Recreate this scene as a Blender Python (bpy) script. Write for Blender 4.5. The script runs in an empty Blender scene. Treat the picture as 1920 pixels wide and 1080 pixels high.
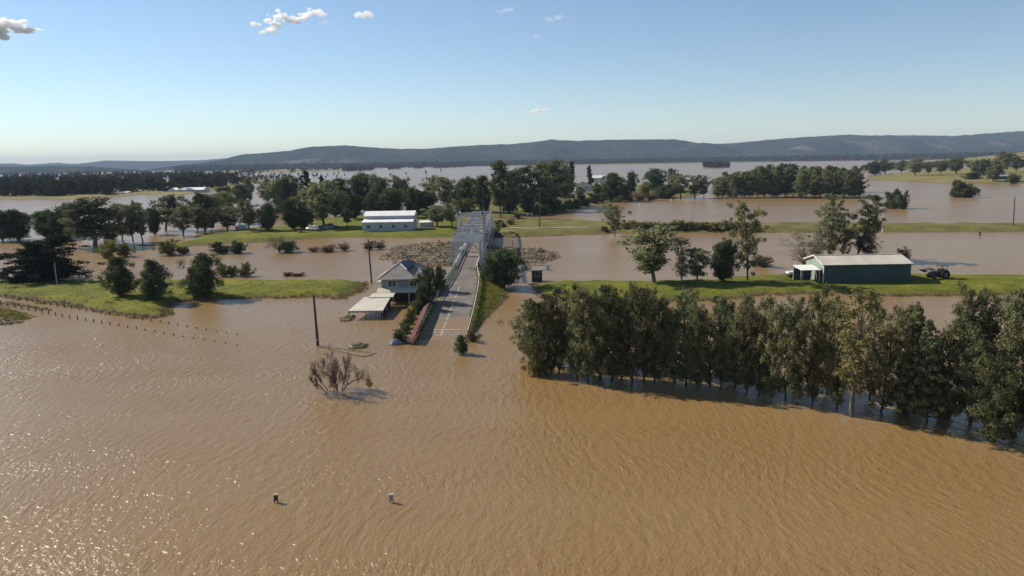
import bpy, math, random
import numpy as np
from mathutils import Vector, Matrix

R = math.radians
sc = bpy.context.scene
col = sc.collection

# ------------------------------------------------------------------ camera
CAM_H, FPX, HOR, ROLL = 23.2, 1400.0, 302.0, R(0.93)
PITCH = math.atan((540.0 - HOR) / FPX * math.cos(ROLL))
cam_d = bpy.data.cameras.new('camera')
cam_d.sensor_width = 36.0
cam_d.lens = 36.0 * FPX / 1920.0
cam_d.clip_start = 0.5
cam_d.clip_end = 60000.0
cam = bpy.data.objects.new('camera', cam_d)
col.objects.link(cam)
cam.matrix_world = Matrix.Translation((0, 0, CAM_H)) @ Matrix.Rotation(math.pi / 2 - PITCH, 4, 'X') @ Matrix.Rotation(-ROLL, 4, 'Z')
sc.camera = cam

# ------------------------------------------------------------------ sky and sun
SUN_EL, SUN_AZ = R(36.0), R(-61.0)          # azimuth from +Y, negative = left
world = bpy.data.worlds.new('World')
sc.world = world
world.use_nodes = True
wn = world.node_tree
sky = wn.nodes.new('ShaderNodeTexSky')
sky.sky_type = 'NISHITA'
sky.sun_disc = False
sky.sun_elevation = SUN_EL
sky.sun_rotation = SUN_AZ
sky.altitude = 20.0
sky.air_density = 0.9
sky.dust_density = 0.0
sky.ozone_density = 2.0
wn.links.new(sky.outputs[0], wn.nodes['Background'].inputs[0])
wn.nodes['Background'].inputs[1].default_value = 0.097

sd = bpy.data.lights.new('sun', 'SUN')
sd.energy = 5.0
sd.angle = R(0.55)
sd.color = (1.0, 0.93, 0.82)
sun = bpy.data.objects.new('sun', sd)
col.objects.link(sun)
sun_dir = Vector((math.sin(SUN_AZ) * math.cos(SUN_EL), math.cos(SUN_AZ) * math.cos(SUN_EL), math.sin(SUN_EL)))
sun.rotation_euler = sun_dir.to_track_quat('Z', 'Y').to_euler()

sc.view_settings.view_transform = 'Standard'
sc.view_settings.look = 'None'
sc.view_settings.exposure = 0.3
sc.view_settings.gamma = 1.0
sc.view_settings.use_curve_mapping = False
sc.render.engine = 'CYCLES'
sc.cycles.use_denoising = True
sc.cycles.max_bounces = 9
sc.cycles.diffuse_bounces = 3
sc.cycles.glossy_bounces = 2
sc.cycles.transmission_bounces = 2
sc.cycles.transparent_max_bounces = 32
sc.cycles.volume_bounces = 6
sc.cycles.caustics_reflective = False
sc.cycles.caustics_refractive = False

# ------------------------------------------------------------------ survey helpers
CP, SP = math.cos(PITCH), math.sin(PITCH)
def ray(u, v):
    a0, b0 = (u - 960.0) / FPX, (v - 540.0) / FPX
    a, b = a0 * math.cos(ROLL) - b0 * math.sin(ROLL), b0 * math.cos(ROLL) + a0 * math.sin(ROLL)
    return Vector((a, CP - b * SP, -SP - b * CP))
def G(u, v, z=0.0):
    """ground point seen in direction (u, v) at height z"""
    d = ray(u, v)
    t = (z - CAM_H) / d.z
    return Vector((d.x * t, d.y * t, z))
def AT(u, v, y):
    """point in direction (u, v) at distance y"""
    d = ray(u, v)
    t = y / d.y
    return Vector((d.x * t, y, CAM_H + d.z * t))

def snoise(x, y, seed, scale):
    """cheap smooth noise in -1..1"""
    if (seed, scale) not in SN:
        r = random.Random(seed * 7919 + 13)
        SN[(seed, scale)] = []
        for i in range(7):
            a = r.uniform(0, 2 * math.pi)
            f = (2 * math.pi / scale) * r.uniform(0.6, 1.9)
            SN[(seed, scale)].append((math.cos(a) * f, math.sin(a) * f, r.uniform(0, 6.3)))
    v = np.zeros_like(np.asarray(x, float))
    for fx, fy, ph in SN[(seed, scale)]:
        v = v + np.sin(x * fx + y * fy + ph)
    return v / 4.0
SN = {}

# ------------------------------------------------------------------ object helpers
def tag(o, label=None, cat=None, group=None, kind=None):
    if label: o['label'] = label
    if cat: o['category'] = cat
    if group: o['group'] = group
    if kind: o['kind'] = kind
    return o
def empty(name, loc=(0, 0, 0), rz=0.0, label=None, cat=None, group=None):
    o = bpy.data.objects.new(name, None)
    o.empty_display_size = 0.3
    col.objects.link(o)
    o.location = loc
    o.rotation_euler = (0, 0, rz)
    return tag(o, label, cat, group)
def link(name, me, parent=None):
    o = bpy.data.objects.new(name, me)
    col.objects.link(o)
    if parent is not None:
        o.parent = parent
    return o

def np_mesh(name, V, Q, mat, smooth=False, T=None):
    """mesh from numpy verts and quads (and optional triangles)"""
    me = bpy.data.meshes.new(name)
    V = np.asarray(V, np.float32).reshape(-1, 3)
    Q = np.asarray(Q, np.int32).reshape(-1, 4)
    nt = 0 if T is None else len(T)
    nq = len(Q)
    me.vertices.add(len(V))
    me.vertices.foreach_set('co', V.ravel())
    li = Q.ravel()
    ls = np.arange(nq, dtype=np.int32) * 4
    if nt:
        T = np.asarray(T, np.int32)
        ls = np.concatenate([ls, nq * 4 + np.arange(nt, dtype=np.int32) * 3])
        li = np.concatenate([li, T.ravel()])
    me.loops.add(len(li))
    me.loops.foreach_set('vertex_index', li.astype(np.int32))
    me.polygons.add(nq + nt)
    me.polygons.foreach_set('loop_start', ls.astype(np.int32))
    if smooth:
        me.polygons.foreach_set('use_smooth', np.ones(nq + nt, bool))
    me.update(calc_edges=True)
    if mat is not None:
        me.materials.append(mat)
    return me

class MB:
    """collects shapes for one mesh"""
    def __init__(s):
        s.v, s.f = [], []
    def add(s, vs, fs):
        o = len(s.v)
        s.v += [tuple(p) for p in vs]
        s.f += [tuple(i + o for i in f) for f in fs]
        return s
    def box(s, c, d, rz=0.0):
        cx, cy, cz = c
        hx, hy, hz = d[0] / 2, d[1] / 2, d[2] / 2
        ca, sa = math.cos(rz), math.sin(rz)
        vs = []
        for z in (-hz, hz):
            for x, y in ((-hx, -hy), (hx, -hy), (hx, hy), (-hx, hy)):
                vs.append((cx + x * ca - y * sa, cy + x * sa + y * ca, cz + z))
        return s.add(vs, [(3, 2, 1, 0), (4, 5, 6, 7), (0, 1, 5, 4), (1, 2, 6, 5), (2, 3, 7, 6), (3, 0, 4, 7)])
    def beam(s, p0, p1, w, h=None, up=(0, 0, 1)):
        h = h or w
        p0, p1 = Vector(p0), Vector(p1)
        d = (p1 - p0).normalized()
        u = Vector(up)
        if abs(d.dot(u)) > 0.97:
            u = Vector((0, 1, 0))
        a = d.cross(u).normalized()
        b = a.cross(d).normalized()
        vs = []
        for p in (p0, p1):
            for i, j in ((-1, -1), (1, -1), (1, 1), (-1, 1)):
                vs.append(p + a * (i * w / 2) + b * (j * h / 2))
        return s.add(vs, [(3, 2, 1, 0), (4, 5, 6, 7), (0, 1, 5, 4), (1, 2, 6, 5), (2, 3, 7, 6), (3, 0, 4, 7)])
    def tube(s, pts, rad, n=8, cap=True):
        pts = [Vector(p) for p in pts]
        if not hasattr(rad, '__len__'):
            rad = [rad] * len(pts)
        o = len(s.v)
        for i, p in enumerate(pts):
            d = (pts[min(i + 1, len(pts) - 1)] - pts[max(i - 1, 0)]).normalized()
            u = Vector((0, 0, 1)) if abs(d.z) < 0.9 else Vector((1, 0, 0))
            a = d.cross(u).normalized()
            b = d.cross(a).normalized()
            for k in range(n):
                t = 2 * math.pi * k / n
                s.v.append(tuple(p + (a * math.cos(t) + b * math.sin(t)) * rad[i]))
        for i in range(len(pts) - 1):
            for k in range(n):
                q = (k + 1) % n
                s.f.append((o + i * n + k, o + i * n + q, o + (i + 1) * n + q, o + (i + 1) * n + k))
        if cap:
            s.f.append(tuple(o + k for k in range(n))[::-1])
            s.f.append(tuple(o + (len(pts) - 1) * n + k for k in range(n)))
        return s
    def prism(s, poly, axis_vec):
        """closed polygon (3d points) extruded along axis_vec"""
        n = len(poly)
        a = Vector(axis_vec)
        vs = [Vector(p) for p in poly] + [Vector(p) + a for p in poly]
        fs = [tuple(range(n))[::-1], tuple(range(n, 2 * n))]
        for i in range(n):
            j = (i + 1) % n
            fs.append((i, j, n + j, n + i))
        return s.add(vs, fs)
    def build(s, name, mat, parent=None, smooth=False, bevel=0.0):
        me = bpy.data.meshes.new(name)
        me.from_pydata(s.v, [], s.f)
        import bmesh
        bm = bmesh.new()
        bm.from_mesh(me)
        bmesh.ops.recalc_face_normals(bm, faces=bm.faces)
        if bevel > 0:
            bmesh.ops.bevel(bm, geom=list(bm.edges), offset=bevel, segments=1, affect='EDGES', clamp_overlap=True)
        bm.to_mesh(me)
        bm.free()
        if smooth:
            for p in me.polygons:
                p.use_smooth = True
        me.materials.append(mat)
        return link(name, me, parent)

ONES = ['', 'first', 'second', 'third', 'fourth', 'fifth', 'sixth', 'seventh', 'eighth', 'ninth', 'tenth', 'eleventh', 'twelfth',
        'thirteenth', 'fourteenth', 'fifteenth', 'sixteenth', 'seventeenth', 'eighteenth', 'nineteenth']
TENS = {2: ('twenty', 'twentieth'), 3: ('thirty', 'thirtieth'), 4: ('forty', 'fortieth'), 5: ('fifty', 'fiftieth'), 6: ('sixty', 'sixtieth')}
def ordinal(n):
    if n < 20:
        return ONES[n]
    t, o = divmod(n, 10)
    return TENS[t][1] if o == 0 else TENS[t][0] + '-' + ONES[o]

# ------------------------------------------------------------------ materials
def new_mat(name):
    m = bpy.data.materials.new(name)
    m.use_nodes = True
    nt = m.node_tree
    return m, nt, nt.nodes['Principled BSDF'], nt.nodes['Material Output']
def lin(r, g, b):
    f = lambda c: (c / 255.0 / 12.92) if c / 255.0 <= 0.04045 else ((c / 255.0 + 0.055) / 1.055) ** 2.4
    return (f(r), f(g), f(b), 1.0)
def noise_node(nt, scale, detail=4.0, rough=0.55, vec=None):
    n = nt.nodes.new('ShaderNodeTexNoise')
    n.inputs['Scale'].default_value = scale
    n.inputs['Detail'].default_value = detail
    n.inputs['Roughness'].default_value = rough
    if vec is not None:
        nt.links.new(vec, n.inputs['Vector'])
    return n
def ramp(nt, fac, stops):
    r = nt.nodes.new('ShaderNodeValToRGB')
    e = r.color_ramp.elements
    while len(e) < len(stops):
        e.new(0.5)
    for i, (p, c) in enumerate(stops):
        e[i].position = p
        e[i].color = c if len(c) == 4 else (*c, 1.0)
    nt.links.new(fac, r.inputs[0])
    return r
def pmat(name, c1, c2=None, scale=1.5, rough=0.7, metal=0.0, bump=0.0, bscale=20.0, coords='Object'):
    """painted / weathered surface: two close tones broken up by noise"""
    m, nt, bs, out = new_mat(name)
    c1 = (*c1[:3], 1.0)
    c2 = (*(c2 or tuple(x * 0.75 for x in c1))[:3], 1.0)
    tc = nt.nodes.new('ShaderNodeTexCoord')
    n = noise_node(nt, scale, 6.0, 0.65, tc.outputs[coords])
    r = ramp(nt, n.outputs['Fac'], [(0.3, c2), (0.68, c1)])
    oi = nt.nodes.new('ShaderNodeObjectInfo')
    mr = nt.nodes.new('ShaderNodeMapRange')
    nt.links.new(oi.outputs['Random'], mr.inputs['Value'])
    mr.inputs['To Min'].default_value = 0.92
    mr.inputs['To Max'].default_value = 1.06
    hs_ = nt.nodes.new('ShaderNodeHueSaturation')
    nt.links.new(mr.outputs[0], hs_.inputs['Value'])
    nt.links.new(r.outputs[0], hs_.inputs['Color'])
    nt.links.new(hs_.outputs[0], bs.inputs['Base Color'])
    bs.inputs['Roughness'].default_value = rough
    bs.inputs['Metallic'].default_value = metal
    bs.inputs['Specular IOR Level'].default_value = 0.3
    if bump:
        b = nt.nodes.new('ShaderNodeBump')
        n2 = noise_node(nt, bscale, 3.0, 0.6, tc.outputs[coords])
        b.inputs['Strength'].default_value = 1.0
        b.inputs['Distance'].default_value = bump
        nt.links.new(n2.outputs['Fac'], b.inputs['Height'])
        nt.links.new(b.outputs[0], bs.inputs['Normal'])
    return m
def leaf_mat(name, dark, light, trans=0.25, vary=0.35, nscale=7.0):
    """leaves: tone differs leaf by leaf, clump by clump and tree by tree"""
    m, nt, bs, out = new_mat(name)
    nt.nodes.remove(bs)
    geo = nt.nodes.new('ShaderNodeNewGeometry')
    oi = nt.nodes.new('ShaderNodeObjectInfo')
    tc = nt.nodes.new('ShaderNodeTexCoord')
    n = noise_node(nt, nscale, 2.0, 0.5, tc.outputs['Object'])
    mx = nt.nodes.new('ShaderNodeMath'); mx.operation = 'MULTIPLY_ADD'
    nt.links.new(geo.outputs['Random Per Island'], mx.inputs[0])
    mx.inputs[1].default_value = 0.5
    nt.links.new(n.outputs['Fac'], mx.inputs[2])
    r = ramp(nt, mx.outputs[0], [(0.35, dark), (1.0, light)])
    hsv = nt.nodes.new('ShaderNodeHueSaturation')
    mh = nt.nodes.new('ShaderNodeMapRange')
    nt.links.new(oi.outputs['Random'], mh.inputs['Value'])
    mh.inputs['To Min'].default_value = 0.475
    mh.inputs['To Max'].default_value = 0.515
    mv = nt.nodes.new('ShaderNodeMapRange')
    wn_ = nt.nodes.new('ShaderNodeTexWhiteNoise'); wn_.noise_dimensions = '1D'
    nt.links.new(oi.outputs['Random'], wn_.inputs['W'])
    nt.links.new(wn_.outputs['Value'], mv.inputs['Value'])
    mv.inputs['To Min'].default_value = 1.0 - vary
    mv.inputs['To Max'].default_value = 1.0 + vary
    nt.links.new(mh.outputs[0], hsv.inputs['Hue'])
    nt.links.new(mv.outputs[0], hsv.inputs['Value'])
    nt.links.new(r.outputs[0], hsv.inputs['Color'])
    d = nt.nodes.new('ShaderNodeBsdfDiffuse')
    t = nt.nodes.new('ShaderNodeBsdfTranslucent')
    mixn = nt.nodes.new('ShaderNodeMixShader')
    mixn.inputs[0].default_value = trans
    for s in (d, t):
        nt.links.new(hsv.outputs[0], s.inputs['Color'])
    nt.links.new(d.outputs[0], mixn.inputs[1])
    nt.links.new(t.outputs[0], mixn.inputs[2])
    nt.links.new(mixn.outputs[0], out.inputs['Surface'])
    return m

M = {}
M['bark'] = pmat('bark', (0.075, 0.06, 0.047), (0.04, 0.032, 0.026), 6.0, 0.9)
M['bark_pale'] = pmat('bark_pale', (0.2, 0.17, 0.135), (0.1, 0.085, 0.07), 6.0, 0.9)
M['twig'] = pmat('twig', (0.2, 0.145, 0.105), (0.12, 0.085, 0.064), 4.0, 0.9)
M['leaf_she'] = leaf_mat('leaf_sheoak', (0.045, 0.054, 0.028), (0.27, 0.27, 0.125), 0.36)
M['leaf_gum'] = leaf_mat('leaf_gum', (0.052, 0.065, 0.034), (0.265, 0.28, 0.135), 0.33)
M['leaf_dark'] = leaf_mat('leaf_dark', (0.028, 0.045, 0.024), (0.15, 0.185, 0.08), 0.26, 0.3)
M['leaf_olive'] = leaf_mat('leaf_olive', (0.078, 0.085, 0.028), (0.264, 0.256, 0.093), 0.3)
M['leaf_cedar'] = leaf_mat('leaf_cedar', (0.012, 0.022, 0.014), (0.050, 0.070, 0.037), 0.1, 0.15)
M['leaf_pale'] = leaf_mat('leaf_pale', (0.109, 0.105, 0.062), (0.295, 0.279, 0.171), 0.3)
M['leaf_brown'] = leaf_mat('leaf_brown', (0.09, 0.062, 0.04), (0.22, 0.16, 0.1), 0.3)
M['leaf_far'] = leaf_mat('leaf_far', (0.014, 0.021, 0.013), (0.075, 0.074, 0.036), 0.15, 0.1, 0.03)

# muddy flood water: silt-coloured body, wind ripples as relief, sky on the gloss
def water_mat():
    m, nt, bs, out = new_mat('flood_water')
    geo = nt.nodes.new('ShaderNodeNewGeometry')
    P = geo.outputs['Position']
    big = noise_node(nt, 0.006, 4.0, 0.6, P)
    mps = nt.nodes.new('ShaderNodeMapping')
    mps.inputs['Rotation'].default_value = (0, 0, R(14))
    mps.inputs['Scale'].default_value = (0.012, 0.06, 1)
    nt.links.new(P, mps.inputs['Vector'])
    streak = noise_node(nt, 1.0, 5.0, 0.6, mps.outputs[0])
    sm = nt.nodes.new('ShaderNodeMath'); sm.operation = 'MULTIPLY_ADD'
    nt.links.new(streak.outputs['Fac'], sm.inputs[0]); sm.inputs[1].default_value = 0.6
    nt.links.new(big.outputs['Fac'], sm.inputs[2])
    r = ramp(nt, sm.outputs[0], [(0.6, (0.236, 0.14, 0.05)), (0.8, (0.257, 0.158, 0.06)), (1.0, (0.285, 0.184, 0.08))])
    nt.links.new(r.outputs[0], bs.inputs['Base Color'])
    bs.inputs['IOR'].default_value = 1.33
    bs.inputs['Roughness'].default_value = 0.32
    bs.inputs['Specular IOR Level'].default_value = 0.34
    bs.inputs['Coat Weight'].default_value = 0.26
    bs.inputs['Coat Roughness'].default_value = 0.19
    bs.inputs['Coat IOR'].default_value = 1.33
    # warp
    wn1 = noise_node(nt, 0.045, 2.0, 0.5, P)
    sub = nt.nodes.new('ShaderNodeVectorMath'); sub.operation = 'SUBTRACT'
    nt.links.new(wn1.outputs['Color'], sub.inputs[0]); sub.inputs[1].default_value = (0.5, 0.5, 0.5)
    mad = nt.nodes.new('ShaderNodeVectorMath'); mad.operation = 'MULTIPLY_ADD'
    nt.links.new(sub.outputs[0], mad.inputs[0]); mad.inputs[1].default_value = (9, 9, 0)
    nt.links.new(P, mad.inputs[2])
    def dirwave(rot, sx, sy, scale, detail):
        mp = nt.nodes.new('ShaderNodeMapping')
        mp.inputs['Rotation'].default_value = (0, 0, rot)
        mp.inputs['Scale'].default_value = (sx, sy, 1)
        nt.links.new(mad.outputs[0], mp.inputs['Vector'])
        return noise_node(nt, scale, detail, 0.5, mp.outputs[0])
    a = dirwave(R(25), 1.0, 0.42, 1.5, 1.5)
    b = dirwave(R(-28), 1.0, 0.4, 1.7, 1.5)
    c = dirwave(R(5), 1.0, 0.7, 5.0, 3.0)
    def mul(x, k):
        n = nt.nodes.new('ShaderNodeMath'); n.operation = 'MULTIPLY'
        nt.links.new(x, n.inputs[0])
        if isinstance(k, float): n.inputs[1].default_value = k
        else: nt.links.new(k, n.inputs[1])
        return n.outputs[0]
    def addn(x, y):
        n = nt.nodes.new('ShaderNodeMath'); n.operation = 'ADD'
        nt.links.new(x, n.inputs[0]); nt.links.new(y, n.inputs[1])
        return n.outputs[0]
    h = addn(addn(mul(a.outputs['Fac'], 0.42), mul(b.outputs['Fac'], 0.36)), mul(c.outputs['Fac'], 0.3))
    # calmer slicks between the rippled lanes
    sl = nt.nodes.new('ShaderNodeMapRange')
    nt.links.new(streak.outputs['Fac'], sl.inputs['Value'])
    sl.inputs['From Min'].default_value = 0.36; sl.inputs['From Max'].default_value = 0.6
    sl.inputs['To Min'].default_value = 1.12; sl.inputs['To Max'].default_value = 0.62
    bp = nt.nodes.new('ShaderNodeBump')
    nt.links.new(sl.outputs[0], bp.inputs['Strength'])
    bp.inputs['Distance'].default_value = WAVE
    nt.links.new(h, bp.inputs['Height'])
    nt.links.new(bp.outputs[0], bs.inputs['Normal'])
    # capillary ripples on the glossy skin: the sun glints off their steep faces
    c2 = dirwave(R(-12), 1.0, 0.8, 2.4, 1.0)
    k2 = mul(c2.outputs['Fac'], 1.22)
    h2 = addn(h, k2)
    bp2 = nt.nodes.new('ShaderNodeBump')
    nt.links.new(sl.outputs[0], bp2.inputs['Strength'])
    bp2.inputs['Distance'].default_value = WAVE * 1.15
    nt.links.new(h2, bp2.inputs['Height'])
    nt.links.new(bp2.outputs[0], bs.inputs['Coat Normal'])
    return m
WAVE = 0.25
M['water'] = water_mat()

def grass_mat(name, a, b, c, sc1=0.12):
    m, nt, bs, out = new_mat(name)
    geo = nt.nodes.new('ShaderNodeNewGeometry')
    n1 = noise_node(nt, sc1, 6.0, 0.65, geo.outputs['Position'])
    n2 = noise_node(nt, 1.6, 5.0, 0.7, geo.outputs['Position'])
    mm = nt.nodes.new('ShaderNodeMath'); mm.operation = 'MULTIPLY_ADD'
    nt.links.new(n2.outputs['Fac'], mm.inputs[0]); mm.inputs[1].default_value = 0.55
    nt.links.new(n1.outputs['Fac'], mm.inputs[2])
    r0 = ramp(nt, mm.outputs[0], [(0.55, a), (0.78, b), (0.95, c)])
    # wet silt left along the water's edge
    sx = nt.nodes.new('ShaderNodeSeparateXYZ')
    nt.links.new(geo.outputs['Position'], sx.inputs[0])
    ma = nt.nodes.new('ShaderNodeMath'); ma.operation = 'MULTIPLY_ADD'
    nt.links.new(n2.outputs['Fac'], ma.inputs[0]); ma.inputs[1].default_value = -0.25
    nt.links.new(sx.outputs['Z'], ma.inputs[2])
    r1 = ramp(nt, ma.outputs[0], [(0.0, (1, 1, 1)), (0.3, (0, 0, 0))])
    mx = nt.nodes.new('ShaderNodeMixRGB')
    nt.links.new(r1.outputs[0], mx.inputs[0])
    nt.links.new(r0.outputs[0], mx.inputs[1])
    mx.inputs[2].default_value = (0.16, 0.115, 0.06, 1)
    nt.links.new(mx.outputs[0], bs.inputs['Base Color'])
    bs.inputs['Roughness'].default_value = 0.95
    bs.inputs['Specular IOR Level'].default_value = 0.1
    bp = nt.nodes.new('ShaderNodeBump'); bp.inputs['Distance'].default_value = 0.1
    nt.links.new(n2.outputs['Fac'], bp.inputs['Height'])
    nt.links.new(bp.outputs[0], bs.inputs['Normal'])
    return m
M['grass'] = grass_mat('grass', (0.07, 0.078, 0.014), (0.132, 0.136, 0.015), (0.19, 0.185, 0.022))
M['grass_dull'] = grass_mat('grass_dull', (0.08, 0.072, 0.026), (0.145, 0.13, 0.036), (0.19, 0.175, 0.06))
M['field'] = grass_mat('field', (0.13, 0.115, 0.04), (0.2, 0.17, 0.06), (0.26, 0.21, 0.09), 0.02)
M['forest'] = None

def forest_mat():
    m, nt, bs, out = new_mat('forest_hill')
    geo = nt.nodes.new('ShaderNodeNewGeometry')
    n1 = noise_node(nt, 0.0022, 6.0, 0.65, geo.outputs['Position'])
    n2 = noise_node(nt, 0.03, 4.0, 0.7, geo.outputs['Position'])
    mm = nt.nodes.new('ShaderNodeMath'); mm.operation = 'MULTIPLY_ADD'
    nt.links.new(n2.outputs['Fac'], mm.inputs[0]); mm.inputs[1].default_value = 0.8
    nt.links.new(n1.outputs['Fac'], mm.inputs[2])
    r0 = ramp(nt, mm.outputs[0], [(0.55, (0.012, 0.022, 0.014)), (0.9, (0.03, 0.042, 0.022)), (1.2, (0.05, 0.06, 0.03))])
    at = nt.nodes.new('ShaderNodeAttribute'); at.attribute_name = 'clearing'
    ms = nt.nodes.new('ShaderNodeMath'); ms.operation = 'MULTIPLY'
    nt.links.new(at.outputs['Fac'], ms.inputs[0])
    r2 = ramp(nt, n2.outputs['Fac'], [(0.42, (0, 0, 0)), (0.5, (1, 1, 1))])
    nt.links.new(r2.outputs[0], ms.inputs[1])
    mx = nt.nodes.new('ShaderNodeMixRGB')
    nt.links.new(ms.outputs[0], mx.inputs[0])
    nt.links.new(r0.outputs[0], mx.inputs[1])
    mx.inputs[2].default_value = (0.16, 0.135, 0.085, 1)
    nt.links.new(mx.outputs[0], bs.inputs['Base Color'])
    bs.inputs['Roughness'].default_value = 1.0
    bs.inputs['Specular IOR Level'].default_value = 0.0
    bp = nt.nodes.new('ShaderNodeBump'); bp.inputs['Distance'].default_value = 18.0
    nt.links.new(n2.outputs['Fac'], bp.inputs['Height'])
    nt.links.new(bp.outputs[0], bs.inputs['Normal'])
    return m
M['forest'] = forest_mat()

# ------------------------------------------------------------------ water, hills, land
def sheet(name, xs, ys, zf, mat, smooth=True):
    X, Y = np.meshgrid(np.asarray(xs, float), np.asarray(ys, float))
    Z = zf(X, Y)
    nx, ny = len(xs), len(ys)
    I = np.arange(nx * ny).reshape(ny, nx)
    Q = np.stack([I[:-1, :-1], I[:-1, 1:], I[1:, 1:], I[1:, :-1]], -1).reshape(-1, 4)
    return np_mesh(name, np.stack([X, Y, Z], -1), Q, mat, smooth)
me = sheet('flood_water', [-16000, -3000, -400, 400, 3000, 16000], [-400, 0, 200, 1000, 4000, 16000], lambda x, y: x * 0, M['water'], False)
tag(link('flood_water', me), 'brown flood water spread over the whole plain', kind='structure')

def ridge(name, pts, D, depth, mat, label, seed, clear=(), step=None, front=1.15, rough=0.05, base_z=-3.0):
    """a range of hills whose crest has the given skyline, with spurs running down its near side"""
    w = [AT(u, v, D) for u, v in pts]
    xs0 = np.array([p.x for p in w]); zs0 = np.array([p.z for p in w])
    step = step or D / 420.0
    xs = np.arange(xs0[0], xs0[-1], step)
    ys = np.linspace(D - depth, D + depth * 0.55, 46)
    def zf(x, y):
        s = np.clip((y - (D - depth)) / depth, 0, None)
        crest = np.interp(x, xs0, zs0)
        up = np.clip(s, 0, 1) ** front
        down = np.clip(1 - (s - 1) / 0.55, 0, 1)
        p = np.where(s <= 1, up, down ** 0.8)
        n = snoise(x, y, seed, depth * 0.55) * 0.22 + snoise(x, y, seed + 1, depth * 0.2) * 0.1
        spur = p + n * np.where(s < 1, 4 * up * (1 - up), 0.0)
        fine = snoise(x, y, seed + 2, depth * 0.07) * rough * 0.35 * crest * up
        return np.maximum(base_z, crest * spur + fine)
    me = sheet(name, xs, ys, zf, mat)
    at = me.attributes.new('clearing', 'FLOAT', 'POINT')
    X, Y = np.meshgrid(xs, ys)
    c = np.zeros_like(X)
    for (u, v, ru, rv, dist) in clear:
        q = AT(u, v, dist)
        rx, ry = ru / FPX * dist, rv
        c = np.maximum(c, np.clip(1.6 - ((X - q.x) / rx) ** 2 - ((Y - dist) / ry) ** 2, 0, 1))
    at.data.foreach_set('value', c.ravel().astype(np.float32))
    return tag(link(name, me), label, kind='structure')

ridge('hills', [(-260, 306), (-60, 309), (20, 306), (60, 310), (110, 305), (150, 310), (165, 305), (200, 301), (300, 302), (380, 300), (420, 297), (470, 296), (600, 300), (700, 306)],
      10500, 2500, M['forest'], 'farthest blue hills low on the left horizon', 11)
ridge('hills', [(330, 330), (400, 318), (440, 302), (475, 289), (540, 283), (600, 275), (650, 272), (700, 276), (750, 279), (800, 279), (850, 275), (900, 272),
                (960, 270), (1000, 266), (1035, 262), (1080, 264), (1150, 262), (1250, 261), (1290, 265), (1320, 271), (1380, 268), (1440, 262), (1500, 257),
                (1590, 252), (1640, 255), (1700, 254), (1790, 255), (1850, 250), (1920, 245), (2050, 243), (2250, 250)],
      6200, 1700, M['forest'], 'long dark forested range across the horizon', 23,
      clear=[(1505, 285, 18, 130, 5300), (1620, 280, 26, 160, 5500), (1880, 275, 12, 120, 5400), (560, 300, 30, 120, 5000), (640, 300, 25, 120, 4950), (1405, 286, 6, 80, 5200), (1760, 283, 14, 120, 5200)])
ridge('hills', [(-320, 316), (-100, 313), (0, 312), (60, 312), (100, 311), (170, 312), (200, 316), (240, 320), (300, 326), (360, 331)],
      4300, 1100, M['forest'], 'low wooded hills on the far left', 37, clear=[(15, 318, 6, 70, 3700), (130, 313, 9, 70, 4000), (48, 322, 14, 60, 3550)])
ridge('hillside', [(1560, 328), (1640, 322), (1720, 316), (1800, 303), (1870, 292), (1920, 285), (2000, 276), (2150, 268), (2300, 275)],
      1500, 620, M['field'], 'green grassy hillside rising at the right edge', 41, step=12, rough=0.02)

LANDS = []
def smooth01(t):
    t = np.clip(t, 0, 1)
    return t * t * (3 - 2 * t)
def sdist(X, Y, poly):
    """signed distance to polygon, positive inside"""
    d2 = np.full(X.shape, 1e18)
    inside = np.zeros(X.shape, bool)
    n = len(poly)
    for i in range(n):
        ax, ay = poly[i]
        bx, by = poly[(i + 1) % n]
        ex, ey = bx - ax, by - ay
        t = np.clip(((X - ax) * ex + (Y - ay) * ey) / (ex * ex + ey * ey + 1e-9), 0, 1)
        d2 = np.minimum(d2, (X - ax - t * ex) ** 2 + (Y - ay - t * ey) ** 2)
        c = ((ay > Y) != (by > Y)) & (X < ex * (Y - ay) / (ey + 1e-12) + ax)
        inside ^= c
    d = np.sqrt(d2)
    return np.where(inside, d, -d)
def land(name, px, h, fall, step, mat, label, seed, wob=0.12, wscale=9.0, world=None):
    poly = world or [tuple(G(u, v).xy) for u, v in px]
    xs = np.array([p[0] for p in poly]); ys = np.array([p[1] for p in poly])
    pad = fall * 0.6 + step
    gx = np.arange(xs.min() - pad, xs.max() + pad, step)
    gy = np.arange(ys.min() - pad, ys.max() + pad, step)
    def zf(x, y):
        x = np.asarray(x, float); y = np.asarray(y, float)
        d = sdist(x, y, poly)
        d = d + snoise(x, y, seed + 5, wscale) * fall * 0.22 + snoise(x, y, seed + 6, wscale * 0.3) * fall * 0.1
        k = np.where(d > 0, smooth01(d / fall) * h, d * 0.35)
        n = snoise(x, y, seed, wscale) * wob * np.clip(d / fall, 0, 1)
        return np.maximum(k + n, -1.2)
    X, Y = np.meshgrid(gx, gy)
    Z = zf(X, Y)
    nx, ny = len(gx), len(gy)
    I = np.arange(nx * ny).reshape(ny, nx)
    Q = np.stack([I[:-1, :-1], I[:-1, 1:], I[1:, 1:], I[1:, :-1]], -1).reshape(-1, 4)
    keep = (Z.ravel()[Q] > -1.1).any(1)
    me = np_mesh(name, np.stack([X, Y, Z], -1), Q[keep], mat, True)
    o = tag(link(name, me), label, kind='structure')
    bb = (xs.min() - pad, xs.max() + pad, ys.min() - pad, ys.max() + pad)
    LANDS.append((zf, bb))
    return o
def zat(x, y):
    z = 0.0
    for f, b in LANDS:
        if b[0] < x < b[1] and b[2] < y < b[3]:
            z = max(z, float(f(np.array([x]), np.array([y]))[0]))
    return z
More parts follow.
